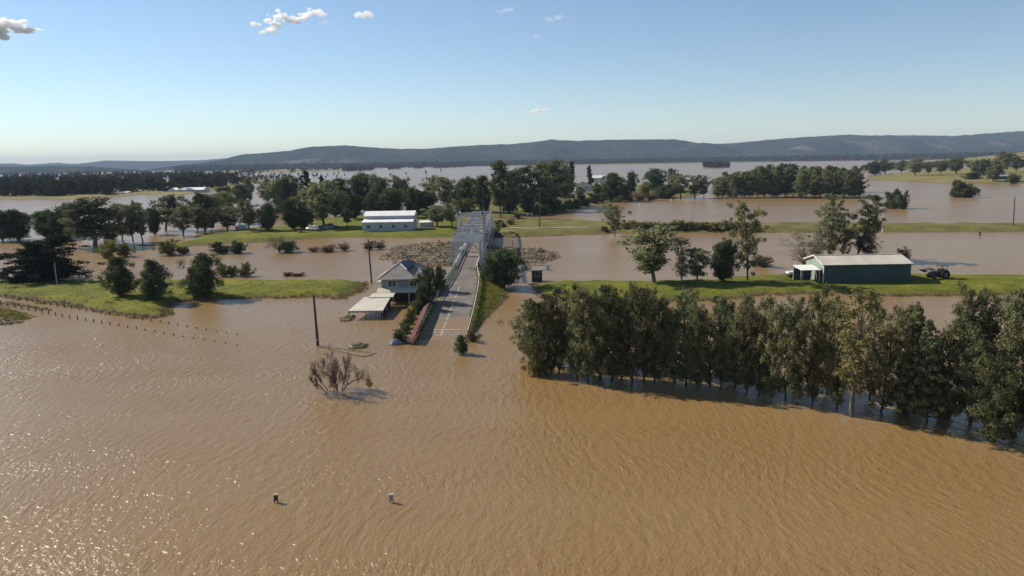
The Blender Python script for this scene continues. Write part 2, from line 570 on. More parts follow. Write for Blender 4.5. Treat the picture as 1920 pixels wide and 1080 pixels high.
def on_land(u, v, sink=0.0):
    z = 0.0
    for _ in range(4):
        p = G(u, v, z)
        z = zat(p.x, p.y)
    p = G(u, v, z)
    return Vector((p.x, p.y, z - sink))

land('levee_bank', [(-160, 530), (0, 529), (300, 527), (560, 526), (672, 527), (690, 534), (676, 546), (652, 556), (632, 561), (612, 556), (560, 559), (420, 561), (335, 567), (316, 578), (318, 592), (285, 597),
                    (220, 591), (130, 574), (0, 556), (-160, 540)], 0.75, 3.4, 0.7, M['grass'], 'bright green grassy bank above the flood on the left', 3, 0.14, 6.0)
land('grass_bank', [(-160, 560), (0, 574), (40, 582), (76, 594), (40, 602), (0, 606), (-160, 612)], 0.45, 3.0, 0.7, M['grass_dull'], 'dull grass corner beyond the fence at the left edge', 9, 0.1, 5.0)
land('muddy_track', [(-160, 546), (0, 566), (60, 576), (90, 583), (50, 583), (0, 575), (-160, 560)], 0.14, 1.5, 0.7, M['field'], 'pale muddy track between the two fence lines', 19, 0.03, 5.0)
land('shed_yard', [(985, 531), (1060, 528), (1228, 527), (1330, 524), (1420, 517), (1490, 515), (1600, 513), (1800, 516), (2100, 517), (2100, 556), (1920, 554), (1700, 556), (1520, 551), (1440, 553), (1380, 560), (1250, 566), (1100, 570), (1020, 560)],
     0.6, 3.0, 1.0, M['grass'], 'mown green bank the long green shed stands on', 29, 0.1, 9.0)
land('mound', [(250, 459), (330, 457), (370, 444), (430, 434), (520, 424), (600, 412), (700, 404), (800, 402), (868, 398), (872, 430), (852, 446), (760, 448), (650, 446), (560, 451), (480, 456), (400, 460), (330, 464)],
     1.0, 6.0, 1.6, M['grass'], 'green rise of land round the white shed', 31, 0.25, 22.0)
land('levee', [(915, 416), (1000, 414), (1100, 415), (1170, 420), (1400, 420), (1650, 421), (1920, 421), (2150, 421), (2150, 435), (1920, 436), (1700, 436), (1500, 437), (1400, 437), (1170, 439), (1080, 441), (960, 446), (925, 446), (905, 440)],
     1.2, 7.0, 1.8, M['grass_dull'], 'long low levee dividing the two sheets of water', 43, 0.2, 16.0)
land('village_ground', [(850, 420), (900, 412), (950, 411), (1000, 406), (1012, 402), (1090, 390), (1140, 379), (1200, 376), (1300, 370), (1330, 362), (1300, 350), (1150, 345), (1000, 350), (900, 356), (860, 380)],
     0.9, 8.0, 3.0, M['grass_dull'], 'wooded village ground beyond the bridge', 47, 0.25, 40.0)
land('far_field', [(1620, 331), (1700, 322), (1800, 317), (2200, 312), (2200, 346), (1920, 345), (1760, 344), (1680, 340), (1630, 338)],
     2.5, 40.0, 8.0, M['field'], 'yellow-green paddock across the water at right', 53, 0.3, 120.0)
land('far_bank', [(-220, 374), (60, 374), (180, 373), (260, 366), (340, 366), (420, 357), (470, 347), (420, 340), (300, 336), (0, 334), (-220, 336)],
     1.2, 12.0, 5.0, M['field'], 'far wooded bank behind the left water', 59, 0.3, 70.0)
land('far_bank', [(370, 328), (430, 326), (560, 323), (660, 320), (660, 317), (500, 316), (380, 318)],
     1.6, 40.0, 16.0, M['field'], 'pale strip of dry paddock below the range', 61, 0.3, 150.0)
land('far_bank', [(900, 313), (1100, 310.5), (1250, 308), (1460, 304.5), (1460, 302.8), (1250, 306), (1100, 308.4), (900, 311)],
     2.5, 90.0, 40.0, M['field'], 'thin green paddock strip under the range, centre', 67, 0.3, 300.0)

# ------------------------------------------------------------------ trees
def tubes_np(paths, n=5):
    """many tapered tubes -> verts, quads"""
    Vs, Qs = [], []
    off = 0
    for pts, rad in paths:
        pts = np.asarray(pts, float); rad = np.asarray(rad, float)
        k = len(pts)
        d = np.gradient(pts, axis=0)
        d /= np.linalg.norm(d, axis=1, keepdims=True) + 1e-9
        u = np.where(np.abs(d[:, 2:3]) < 0.9, np.array([[0, 0, 1.0]]), np.array([[1.0, 0, 0]]))
        a = np.cross(d, u); a /= np.linalg.norm(a, axis=1, keepdims=True) + 1e-9
        b = np.cross(d, a)
        t = np.arange(n) * 2 * math.pi / n
        ring = a[:, None, :] * np.cos(t)[None, :, None] + b[:, None, :] * np.sin(t)[None, :, None]
        V = pts[:, None, :] + ring * rad[:, None, None]
        I = off + np.arange(k * n).reshape(k, n)
        J = np.roll(I, -1, axis=1)
        Q = np.stack([I[:-1], J[:-1], J[1:], I[1:]], -1).reshape(-1, 4)
        Vs.append(V.reshape(-1, 3)); Qs.append(Q)
        off += k * n
    return np.concatenate(Vs), np.concatenate(Qs)
def leaves_np(C, Rr, cnt, leaf, rng, flat=0.75, droop=0.0, shell=0.55, aspect=0.5, outw=0.8):
    """rhombic leaves round clump centres C (n,3), radii Rr, counts cnt"""
    idx = np.repeat(np.arange(len(C)), cnt)
    n = len(idx)
    d = rng.normal(size=(n, 3)); d /= np.linalg.norm(d, axis=1, keepdims=True)
    rr = rng.uniform(0, 1, n) ** shell
    off = d * (rr * Rr[idx])[:, None]
    off[:, 2] *= flat
    off[:, 2] -= droop * rng.uniform(0, 1, n) * Rr[idx]
    P = C[idx] + off
    nr = d * outw + np.array([0, 0, 0.35]) + rng.normal(size=(n, 3)) * 0.55
    nr /= np.linalg.norm(nr, axis=1, keepdims=True)
    t = np.cross(nr, rng.normal(size=(n, 3))); t /= np.linalg.norm(t, axis=1, keepdims=True) + 1e-9
    if droop:
        t = t * 0.6 + np.array([0, 0, -1.0]) * droop; t /= np.linalg.norm(t, axis=1, keepdims=True) + 1e-9
    b = np.cross(nr, t)
    L = leaf * rng.uniform(0.55, 1.45, n)[:, None]
    W = L * aspect
    V = np.stack([P - t * L, P + b * W, P + t * L, P - b * W], 1).reshape(-1, 3)
    return V, np.arange(n * 4).reshape(-1, 4)

def gen_tree(name, seed, mat, bark, base=0.25, r=0.22, prof=None, limbs=24, up=0.5, sub=3, clump=0.06, leaves=90, leaf=0.016, trunk_r=0.016,
             flat=0.75, droop=0.0, shell=0.55, stems=1, spread=0.05, wig=0.02, bend=0.3, skip=0.0, outw=0.8, top=0.93, f0=0.42):
    """unit-height tree -> (trunk mesh, crown mesh, crown radius)"""
    rng = np.random.RandomState(seed)
    prof = prof or (lambda u: math.sin(math.pi * min(1, 0.12 + 0.88 * u)) ** 0.6)
    paths, C, Rr = [], [], []
    for s in range(stems):
        a0 = rng.uniform(0, 6.28)
        lean = np.array([math.cos(a0), math.sin(a0)]) * (spread if stems > 1 else spread * 0.4)
        H = top * (1 if s == 0 else rng.uniform(0.75, 0.98))
        zs = np.linspace(-0.05, H, 9)
        w = np.cumsum(rng.normal(size=(9, 2)) * wig, axis=0) * np.linspace(0, 1, 9)[:, None]
        tp = np.concatenate([lean * np.clip(zs / H, 0, 1)[:, None] ** 1.1 * 2.0 + w + (rng.normal(size=2) * 0.01 if stems > 1 else 0), zs[:, None]], 1)
        trad = trunk_r * (0.85 if stems > 1 else 1) * np.linspace(1.05, 0.14, 9) ** 0.85
        paths.append((tp, trad))
        nl = max(4, limbs // stems)
        for i in range(nl):
            u = (i + rng.uniform(0.1, 0.9)) / nl
            if rng.uniform() < skip:
                continue
            z = base + (H - base) * u
            L = r * prof(u) * rng.uniform(0.5, 1.25)
            el = up * (1 - 0.35 * u) + rng.normal() * 0.12 + 0.5 * u * up
            az = i * 2.39996 + rng.uniform(-0.5, 0.5)
            dr = np.array([math.cos(az) * math.cos(el), math.sin(az) * math.cos(el), math.sin(el)])
            zst = max(base * 0.75, z - L * math.sin(max(el, 0)) * 0.8)
            st = np.array([np.interp(zst, tp[:, 2], tp[:, k]) for k in range(3)])
            ts = np.linspace(0, 1, 5)[:, None]
            q = st + dr * L * ts + np.array([0, 0, bend * L]) * ts ** 2 * 0.6 + rng.normal(size=(5, 3)) * L * 0.05 * ts
            r0 = np.interp(zst, tp[:, 2], trad) * 0.55
            paths.append((q, r0 * np.linspace(1, 0.18, 5)))
            for f in np.linspace(f0, 1.0, sub):
                f2 = min(1.0, f + rng.uniform(-0.1, 0.1))
                pos = np.array([np.interp(f2, ts[:, 0], q[:, k]) for k in range(3)])
                off = rng.normal(size=3) * np.array([1, 1, 0.7]) * L * 0.22
                c = pos + off
                paths.append((np.stack([pos, pos + off * 0.6, c]), r0 * np.array([0.3, 0.18, 0.06])))
                C.append(c); Rr.append(clump * rng.uniform(0.6, 1.35) * (0.75 + 0.4 * prof(u)))
        for k in range(3):
            C.append(tp[-1] + rng.normal(size=3) * clump * 0.4); Rr.append(clump * rng.uniform(0.5, 0.8))
    C = np.array(C); Rr = np.array(Rr)
    cnt = np.maximum(6, (leaves * (Rr / clump) ** 1.7)).astype(int)
    V, Q = leaves_np(C, Rr, cnt, leaf, rng, flat, droop, shell, 0.5, outw)
    TV, TQ = tubes_np(paths, 5)
    rad = np.percentile(np.hypot(V[:, 0], V[:, 1]), 96)
    return (np_mesh(name + '_trunk', TV, TQ, bark, True), np_mesh(name + '_crown', V, Q, mat), rad)

P_oval = lambda u: math.sin(math.pi * (0.1 + 0.85 * u)) ** 0.7
P_cone = lambda u: (1 - u) ** 0.75 * min(1, u * 5 + 0.45) + 0.08
P_top = lambda u: min(1, 0.35 + 1.1 * u) * (1 - u ** 6) ** 0.5
P_col = lambda u: 0.35 + 0.65 * math.sin(math.pi * min(1, 0.15 + 0.85 * u)) ** 0.5
P_dome = lambda u: max(0.1, 1 - u ** 2.2) ** 0.5
KIND = {}
def kinds(key, n, **kw):
    KIND[key] = [gen_tree(key, 100 + 17 * i + sum(map(ord, key)), **kw) for i in range(n)]
# near row of sheoaks and the large trees at its end
kinds('sheoak', 8, mat=M['leaf_she'], bark=M['bark'], base=0.08, r=0.19, prof=P_col, limbs=42, up=0.7, sub=4, clump=0.036, leaves=44, leaf=0.0115, trunk_r=0.012, flat=1.1, droop=0.5, bend=0.4, skip=0.18)
kinds('widesheoak', 4, mat=M['leaf_she'], bark=M['bark'], base=0.07, r=0.24, prof=P_oval, limbs=46, up=0.6, sub=4, clump=0.043, leaves=60, leaf=0.0112, trunk_r=0.013, flat=1.0, droop=0.4, bend=0.3, skip=0.1, wig=0.03)
kinds('bigoak', 3, mat=M['leaf_she'], bark=M['bark'], base=0.08, r=0.34, prof=P_oval, limbs=54, up=0.55, sub=5, clump=0.054, leaves=70, leaf=0.011, trunk_r=0.02, flat=0.85, droop=0.35, stems=2, spread=0.06)
kinds('sparse', 2, mat=M['leaf_olive'], bark=M['bark_pale'], base=0.22, r=0.3, prof=P_top, limbs=30, up=0.95, sub=4, clump=0.042, leaves=34, leaf=0.011, trunk_r=0.018, flat=0.8, bend=0.5)
kinds('gum', 7, mat=M['leaf_gum'], bark=M['bark_pale'], base=0.22, r=0.36, prof=P_top, limbs=24, up=0.6, sub=4, clump=0.08, leaves=46, leaf=0.021, trunk_r=0.022, flat=0.75)
kinds('tallgum', 4, mat=M['leaf_gum'], bark=M['bark_pale'], base=0.2, r=0.2, prof=P_col, limbs=30, up=0.7, sub=4, clump=0.06, leaves=58, leaf=0.016, trunk_r=0.016, flat=0.9, skip=0.1)
kinds('grove', 6, mat=M['leaf_gum'], bark=M['bark_pale'], base=0.1, r=0.22, prof=P_col, limbs=34, up=0.65, sub=4, clump=0.06, leaves=56, leaf=0.017, trunk_r=0.014, flat=0.95, skip=0.08)
kinds('opengum', 3, mat=M['leaf_gum'], bark=M['bark'], base=0.16, r=0.21, prof=P_col, limbs=34, up=0.55, sub=3, clump=0.042, leaves=54, leaf=0.0125, trunk_r=0.013, flat=0.9, droop=0.2, skip=0.15)
kinds('round', 5, mat=M['leaf_dark'], bark=M['bark'], base=0.09, r=0.42, prof=P_oval, limbs=40, up=0.45, sub=4, clump=0.1, leaves=90, leaf=0.02, trunk_r=0.028, flat=0.85)
kinds('bushy', 4, mat=M['leaf_dark'], bark=M['bark'], base=0.05, r=0.38, prof=P_dome, limbs=44, up=0.5, sub=4, clump=0.085, leaves=85, leaf=0.018, trunk_r=0.022, flat=1.0, bend=0.3)
kinds('cedar', 2, mat=M['leaf_cedar'], bark=M['bark'], base=0.04, r=0.55, prof=P_cone, limbs=64, up=0.15, sub=6, f0=0.15, clump=0.085, leaves=85, leaf=0.016, trunk_r=0.03, flat=0.4, bend=0.12, stems=2, spread=0.1)
kinds('conifer', 2, mat=M['leaf_cedar'], bark=M['bark'], base=0.08, r=0.3, prof=P_cone, limbs=40, up=0.1, sub=4, clump=0.05, leaves=50, leaf=0.018, trunk_r=0.018, flat=0.5, bend=0.1)
kinds('nearconifer', 2, mat=M['leaf_gum'], bark=M['bark'], base=0.06, r=0.28, prof=P_cone, limbs=64, up=0.15, sub=5, f0=0.25, clump=0.036, leaves=52, leaf=0.0115, trunk_r=0.015, flat=0.55, bend=0.15)
kinds('column', 2, mat=M['leaf_dark'], bark=M['bark'], base=0.04, r=0.1, prof=P_col, limbs=40, up=1.1, sub=3, clump=0.045, leaves=45, leaf=0.018, trunk_r=0.014, flat=1.2)
kinds('shrub', 5, mat=M['leaf_olive'], bark=M['twig'], base=0.03, r=0.62, prof=P_dome, limbs=34, up=0.6, sub=4, clump=0.14, leaves=60, leaf=0.03, trunk_r=0.02, stems=3, spread=0.2)
kinds('darkshrub', 3, mat=M['leaf_dark'], bark=M['bark'], base=0.03, r=0.62, prof=P_dome, limbs=34, up=0.6, sub=4, clump=0.15, leaves=75, leaf=0.03, trunk_r=0.02, stems=3, spread=0.2)
kinds('pale', 3, mat=M['leaf_pale'], bark=M['twig'], base=0.1, r=0.42, prof=P_oval, limbs=36, up=0.8, sub=4, clump=0.075, leaves=26, leaf=0.015, trunk_r=0.014, stems=3, spread=0.12)
kinds('brown', 2, mat=M['leaf_brown'], bark=M['twig'], base=0.03, r=0.45, prof=P_dome, limbs=40, up=0.9, sub=4, clump=0.09, leaves=40, leaf=0.018, trunk_r=0.012, stems=4, spread=0.15)
kinds('island', 2, mat=M['leaf_dark'], bark=M['bark'], base=-0.03, r=0.5, prof=lambda u: (1 - u) ** 0.7 + 0.05, limbs=56, up=0.7, sub=4, clump=0.1, leaves=80, leaf=0.022, trunk_r=0.02, stems=4, spread=0.16, flat=1.1)

used = {}
trng = random.Random(5)
def plant(kind, u, vb, vt, hw, label, name=None, cat='tree', group=None, var=None, part='crown'):
    """tree whose foot is seen at (u, vb), top at height vt, half width hw (all in photo survey units)"""
    p = on_land(u, vb)
    h = max(0.6, AT(u, vt, p.y).z - p.z)
    k = used.get(kind, 0); used[kind] = k + 1
    tm, cm, rad = KIND[kind][(k if var is None else var) % len(KIND[kind])]
    dist = math.hypot(p.y, CAM_H - p.z)
    sx = (hw / FPX * p.y) / rad
    o = empty(name or 'tree', p, trng.uniform(0, 6.28), label, cat, group)
    o.scale = (sx, sx, h)
    o.rotation_euler = (trng.uniform(-.05, .05), trng.uniform(-.05, .05), o.rotation_euler.z)
    link('trunk', tm, o)
    link(part, cm, o)
    return o
def plant_row(rows, fmt, group, name='tree', cat='tree', part='crown'):
    rows = sorted(rows, key=lambda q: q[1])
    for i, (kind, u, vb, vt, hw) in enumerate(rows):
        plant(kind, u, vb, vt, hw, fmt.format(ordinal(i + 1)), name, cat, group, part=part)

S = 'sheoak'
row = []
tops = [(960, 575), (1000, 545), (1032, 527), (1065, 530), (1104, 515), (1135, 528), (1162, 524), (1212, 536), (1254, 553), (1293, 547), (1320, 540), (1350, 553), (1382, 541), (1410, 555), (1440, 549),
        (1480, 556), (1520, 534), (1569, 537), (1600, 532), (1646, 553), (1702, 563), (1734, 588), (1770, 575)]
def topat(u):
    return float(np.interp(u, [t[0] for t in tops], [t[1] for t in tops]))
r2 = random.Random(12)
for u, vb in [(1012, 697), (1032, 703), (1048, 700), (1083, 711), (1104, 717), (1126, 714), (1147, 717), (1165, 711), (1184, 722), (1208, 713), (1227, 719), (1265, 720), (1286, 723), (1308, 731), (1332, 724),
              (1352, 729), (1377, 730), (1400, 736), (1423, 742), (1446, 745), (1472, 750), (1495, 758), (1523, 760)]:
    row.append(('widesheoak' if len(row) % 3 == 1 else S, u, vb, topat(u) + r2.uniform(-6, 34), r2.uniform(28, 42)))
plant_row(row, '{} sheoak from the left in the front line of the tall flooded row', 'front line of the flooded tree row', 'sheoak_tree')
row = []
for u, vb in [(992, 668), (1030, 678), (1070, 684), (1118, 688), (1162, 690), (1212, 693), (1250, 697), (1306, 702), (1368, 709), (1432, 717), (1490, 728), (1550, 740), (1630, 750), (1700, 762)]:
    row.append(('widesheoak' if len(row) % 3 == 0 else S, u, vb, topat(u) + r2.uniform(-8, 16), r2.uniform(28, 40)))
plant_row(row, '{} sheoak from the left in the rear line of the tall flooded row', 'rear line of the flooded tree row', 'sheoak_tree')
plant(S, 1569, 767, 548, 34, 'dark bushy sheoak just left of the thin bare-limbed tree in the row', 'sheoak_tree')
plant('sparse', 1597, 781, 531, 62, 'thin yellowish tree with bare spreading limbs in the flooded row', 'sparse_tree')
plant(S, 1652, 774, 560, 40, 'sheoak just right of the thin bare-limbed tree in the row', 'sheoak_tree')
plant('nearconifer', 1703, 778, 561, 48, 'layered dark conifer near the right end of the flooded row', 'conifer_tree')
plant('nearconifer', 1738, 792, 588, 36, 'smaller conifer close against the big trees ending the row', 'conifer_tree')
plant('widesheoak', 1762, 786, 572, 44, 'bushy sheoak filling the gap between the small conifer and the big light tree', 'sheoak_tree')
plant('widesheoak', 1722, 770, 580, 36, 'half-hidden sheoak between the two conifers of the flooded row', 'sheoak_tree')
plant('bigoak', 1822, 792, 533, 68, 'big light green tree at the right end of the flooded row', 'sheoak_tree', var=0)
plant('bigoak', 1900, 812, 533, 76, 'big dark tree cut by the right edge of the picture', 'sheoak_tree', var=1)
plant('bigoak', 1862, 828, 640, 66, 'low leafy tree standing in front of the big right trees', 'sheoak_tree', var=2)
plant('shrub', 1772, 790, 716, 34, 'light green shrub in the water before the big right trees', 'shrub', 'shrub', part='foliage')
plant('darkshrub', 1700, 772, 708, 34, 'dark waterlogged shrub under the layered conifer', 'shrub', 'shrub', part='foliage')
plant('shrub', 1010, 703, 655, 26, 'low olive shrub at the left foot of the flooded row', 'shrub', 'shrub', part='foliage')
plant('sheoak', 1960, 850, 560, 60, 'tree mostly beyond the right edge, lowest in the picture', 'sheoak_tree')

# trees round the green shed
plant('gum', 1226, 529, 424, 58, 'spreading grey-green tree at the left end of the shed yard', 'gum_tree', var=4)
plant('pale', 1278, 527, 450, 20, 'thin sparse tree between the spreading tree and the small one', 'sapling_tree')
plant('gum', 1308, 530, 463, 30, 'small tree left of the dense round dark tree', 'gum_tree', var=3)
plant('round', 1355, 528, 450, 36, 'dense round dark green tree in the shed yard', 'round_tree', var=0)
plant('opengum', 1402, 525, 364, 44, 'tall narrow sheoak standing alone left of the green shed', 'sheoak_tree', var=0)
plant('brown', 1430, 500, 479, 20, 'brown half-drowned bush in the water behind the tall sheoak', 'bush', 'bush', part='foliage')
plant('opengum', 1554, 487, 360, 38, 'left tall tree of the pair behind the green shed', 'sheoak_tree', var=1)
plant('opengum', 1606, 486, 359, 40, 'right tall tree of the pair behind the green shed', 'sheoak_tree', var=2)
plant('opengum', 1580, 485, 425, 18, 'shorter tree between the tall pair behind the green shed', 'sheoak_tree', var=0)
plant('pale', 1508, 502, 432, 34, 'pale feathery bush by the white car', 'bush', 'bush', part='foliage')
plant('pale', 1632, 486, 430, 22, 'pale thin tree on the right of the tall pair', 'sapling_tree')
plant('pale', 1530, 490, 410, 20, 'pale thin tree on the left of the tall pair', 'sapling_tree')
plant('brown', 1694, 489, 463, 14, 'rusty brown bush behind the shed roof', 'bush', 'bush', part='foliage')
plant('gum', 1153, 443, 382, 28, 'lone dark tree standing in water off the levee', 'gum_tree', var=2)

# left bank
plant('cedar', 84, 529, 434, 70, 'broad black-green cedar on the left levee', 'cedar_tree', var=0)
plant('bushy', 228, 553, 480, 38, 'largest of three dark bushy trees on the green bank', 'bushy_tree', var=0)
plant('bushy', 291, 560, 487, 29, 'middle of three dark bushy trees on the green bank', 'bushy_tree', var=1)
plant('bushy', 379, 558, 472, 33, 'right of three dark bushy trees on the green bank', 'bushy_tree', var=2)
rows = [('round', 6, 452, 392, 24), ('round', 36, 450, 392, 30), ('round', 88, 446, 396, 26), ('round', 126, 446, 388, 28), ('tallgum', 178, 462, 367, 44), ('darkshrub', 207, 452, 422, 18),
        ('gum', 231, 456, 378, 21), ('gum', 250, 454, 382, 18), ('gum', 268, 454, 376, 22), ('round', 290, 440, 390, 16), ('gum', 311, 432, 364, 28), ('gum', 344, 442, 385, 22), ('gum', 370, 438, 381, 18),
        ('round', 385, 432, 362, 30), ('gum', 396, 436, 388, 14), ('gum', 427, 434, 387, 22), ('gum', 415, 420, 356, 22), ('gum', 468, 432, 372, 26), ('round', 503, 431, 381, 22), ('round', 551, 430, 375, 21), ('round', 568, 429, 393, 16)]
rows = [(k, u, a, b, w * 1.18) for k, u, a, b, w in rows]
plant_row(rows, '{} from the left of the trees lining the left far bank', 'trees lining the left far bank', 'bank_tree')
rows = [('gum', 585, 424, 349, 30), ('gum', 608, 427, 338, 34), ('round', 535, 400, 332, 26), ('gum', 560, 398, 328, 24), ('conifer', 577, 398, 316, 16), ('conifer', 608, 398, 325, 14), ('gum', 502, 385, 334, 18),
        ('gum', 468, 384, 332, 12), ('round', 450, 385, 345, 16), ('round', 640, 404, 334, 22), ('gum', 651, 424, 390, 13), ('round', 628, 406, 352, 20), ('round', 673, 402, 330, 22), ('gum', 694, 400, 322, 28), ('round', 714, 404, 334, 22), ('round', 735, 408, 352, 24),
        ('gum', 746, 400, 328, 16), ('gum', 763, 396, 335, 13), ('round', 776, 408, 352, 26), ('round', 800, 407, 358, 22), ('gum', 806, 396, 328, 20), ('gum', 838, 398, 332, 26), ('round', 700, 408, 362, 24), ('round', 664, 410, 365, 22),
        ('gum', 820, 424, 383, 25), ('gum', 848, 424, 380, 18), ('round', 866, 400, 335, 18), ('gum', 889, 398, 331, 24), ('round', 908, 400, 330, 20), ('shrub', 870, 404, 372, 22), ('round', 425, 392, 350, 22), ('gum', 520, 388, 340, 18)]
rows = [(k, u, a, b, w * 1.12) for k, u, a, b, w in rows]
plant_row(rows, '{} from the left in the thick trees behind the white shed', 'thick trees behind the white shed', 'grove_tree')
plant('pale', 718, 408, 376, 24, 'rounded yellowish willow just behind the white shed roof', 'willow_tree', var=1)
rows = [('tallgum', 938, 404, 298, 24), ('tallgum', 969, 396, 318, 22), ('gum', 986, 394, 310, 28), ('tallgum', 1016, 396, 303, 24), ('tallgum', 1042, 386, 296, 30), ('tallgum', 1058, 384, 306, 18), ('round', 955, 400, 350, 20), ('round', 990, 398, 355, 24), ('round', 1028, 392, 350, 24)]
plant_row(rows, '{} from the left in the tallest gum clump beyond the bridge', 'tall gums beyond the bridge', 'gum_tree')
plant('column', 1070, 362, 301, 8, 'taller of two slim dark columnar trees past the gums', 'columnar_tree')
plant('column', 1106, 356, 309, 6, 'shorter of two slim dark columnar trees past the gums', 'columnar_tree')
rows = [('gum', 1086, 376, 350, 12), ('round', 1146, 378, 325, 26), ('round', 1162, 378, 345, 22), ('round', 1184, 362, 322, 14), ('shrub', 1209, 368, 344, 14), ('round', 1228, 358, 316, 24), ('gum', 1261, 360, 315, 16), ('gum', 1277, 372, 324, 24), ('round', 1252, 372, 346, 20),
        ('gum', 1303, 372, 328, 18), ('gum', 1320, 372, 330, 16), ('round', 1240, 372, 350, 16), ('round', 1120, 366, 345, 14)]
plant_row(rows, '{} from the left among the village trees along the brown shore', 'village trees along the brown shore', 'village_tree')
rows = []
for i, (u, vb) in enumerate([(1008, 404), (1022, 403), (1038, 400), (1053, 397), (1068, 393), (1083, 390), (1098, 386), (1113, 382), (1127, 379)]):
    rows.append(('darkshrub', u, vb, vb - 21 + i % 3 * 2, 13))
plant_row(rows, '{} from the left of the dark clipped shrubs hedging the inlet', 'dark shrubs hedging the inlet', 'shrub', 'shrub', 'foliage')
rows = [('brown', 1178, 376, 360, 14), ('brown', 1200, 376, 362, 14), ('brown', 1222, 376, 360, 13), ('shrub', 1160, 379, 366, 10)]
plant_row(rows, '{} from the left of the low brownish shrubs on the village shore', 'low shrubs on the village shore', 'shrub', 'shrub', 'foliage')

# plantation standing in water at right
rows = []
pt = [(1340, 330), (1355, 324), (1385, 320), (1418, 311), (1452, 307), (1485, 305), (1521, 307), (1557, 308), (1597, 311), (1625, 316)]
r3 = random.Random(77)
for i in range(22):
    u = 1344 + i * 12.9 + r3.uniform(-3, 3)
    rows.append(('grove', u, 370 + r3.uniform(-1.5, 1.5), float(np.interp(u, *zip(*pt))) + r3.uniform(2, 12), r3.uniform(13, 18)))
plant_row(rows, '{} tree from the left in the front line of the flooded plantation', 'front line of the flooded plantation', 'plantation_tree')
rows = []
for i in range(18):
    u = 1350 + i * 15.4 + r3.uniform(-4, 4)
    rows.append(('grove', u, 361 + r3.uniform(-1.5, 1.5), float(np.interp(u, *zip(*pt))) + r3.uniform(-2, 5), r3.uniform(13, 18)))
plant_row(rows, '{} tree from the left in the rear line of the flooded plantation', 'rear line of the flooded plantation', 'plantation_tree')
rows = [('island', 1676, 391, 354, 20), ('island', 1693, 391, 357, 9)]
plant_row(rows, '{} from the left of two bushes on the nearer tree islet', 'bushes on the nearer islet', 'islet_bush', 'bush', 'foliage')
rows = [('island', 1799, 370, 336, 16), ('island', 1818, 370, 338, 18)]
plant_row(rows, '{} from the left of two bushes on the farther tree islet', 'bushes on the farther islet', 'islet_bush', 'bush', 'foliage')
rows = [('gum', 1715, 329, 296, 25), ('gum', 1660, 327, 298, 18), ('round', 1640, 328, 303, 14), ('gum', 1690, 325, 300, 14), ('gum', 1763, 326, 300, 18), ('gum', 1793, 327, 294, 20), ('gum', 1830, 330, 300, 20), ('gum', 1878, 324, 284, 20),
        ('gum', 1860, 343, 308, 17), ('round', 1823, 341, 322, 20), ('gum', 1905, 322, 292, 18), ('gum', 1740, 328, 303, 12), ('round', 1845, 330, 300, 14), ('round', 1900, 345, 325, 14)]
plant_row(rows, '{} from the left of the paddock trees across the right water', 'paddock trees across the right water', 'paddock_tree')

# shrubs standing in the water and along the levee
rows = [('shrub', 200, 483, 450, 22), ('shrub', 234, 481, 455, 16), ('shrub', 316, 478, 449, 20), ('shrub', 343, 477, 462, 12), ('darkshrub', 415, 475, 454, 18), ('darkshrub', 443, 475, 453, 17), ('pale', 524, 473, 440, 22), ('darkshrub', 540, 473, 452, 18),
        ('shrub', 420, 518, 494, 16), ('shrub', 438, 517, 497, 14), ('shrub', 460, 518, 493, 18)]
plant_row(rows, '{} from the left of the half-drowned shrubs in the left channel', 'half-drowned shrubs in the left channel', 'shrub', 'shrub', 'foliage')
rows = [('brown', 588, 472, 462, 12), ('brown', 615, 472, 459, 16), ('brown', 646, 470, 454, 12), ('brown', 692, 468, 452, 12), ('brown', 712, 467, 450, 12), ('brown', 540, 517, 509, 10), ('brown', 560, 517, 511, 12)]
plant_row(rows, '{} from the left of the low brown brush heaps in the left channel', 'brown brush heaps in the left channel', 'brush_heap', 'brush', 'twigs')
rows = []
for i in range(16):
    u = 1176 + i * 15.5
    rows.append(('shrub', u, 435, 413 + (i * 7) % 6, 14))
plant_row(rows, '{} from the left of the shrubs crowded along the levee top', 'shrubs crowded along the levee', 'shrub', 'shrub', 'foliage')
rows = [('darkshrub', 935, 423, 412, 9), ('shrub', 942, 426, 416, 10), ('darkshrub', 970, 409, 400, 8), ('shrub', 958, 421, 410, 10), ('shrub', 1135, 437, 424, 10), ('shrub', 1470, 431, 424, 9), ('shrub', 1520, 432, 425, 10)]
plant_row(rows, '{} from the left of the scattered small shrubs near the levee', 'scattered small shrubs near the levee', 'shrub', 'shrub', 'foliage')

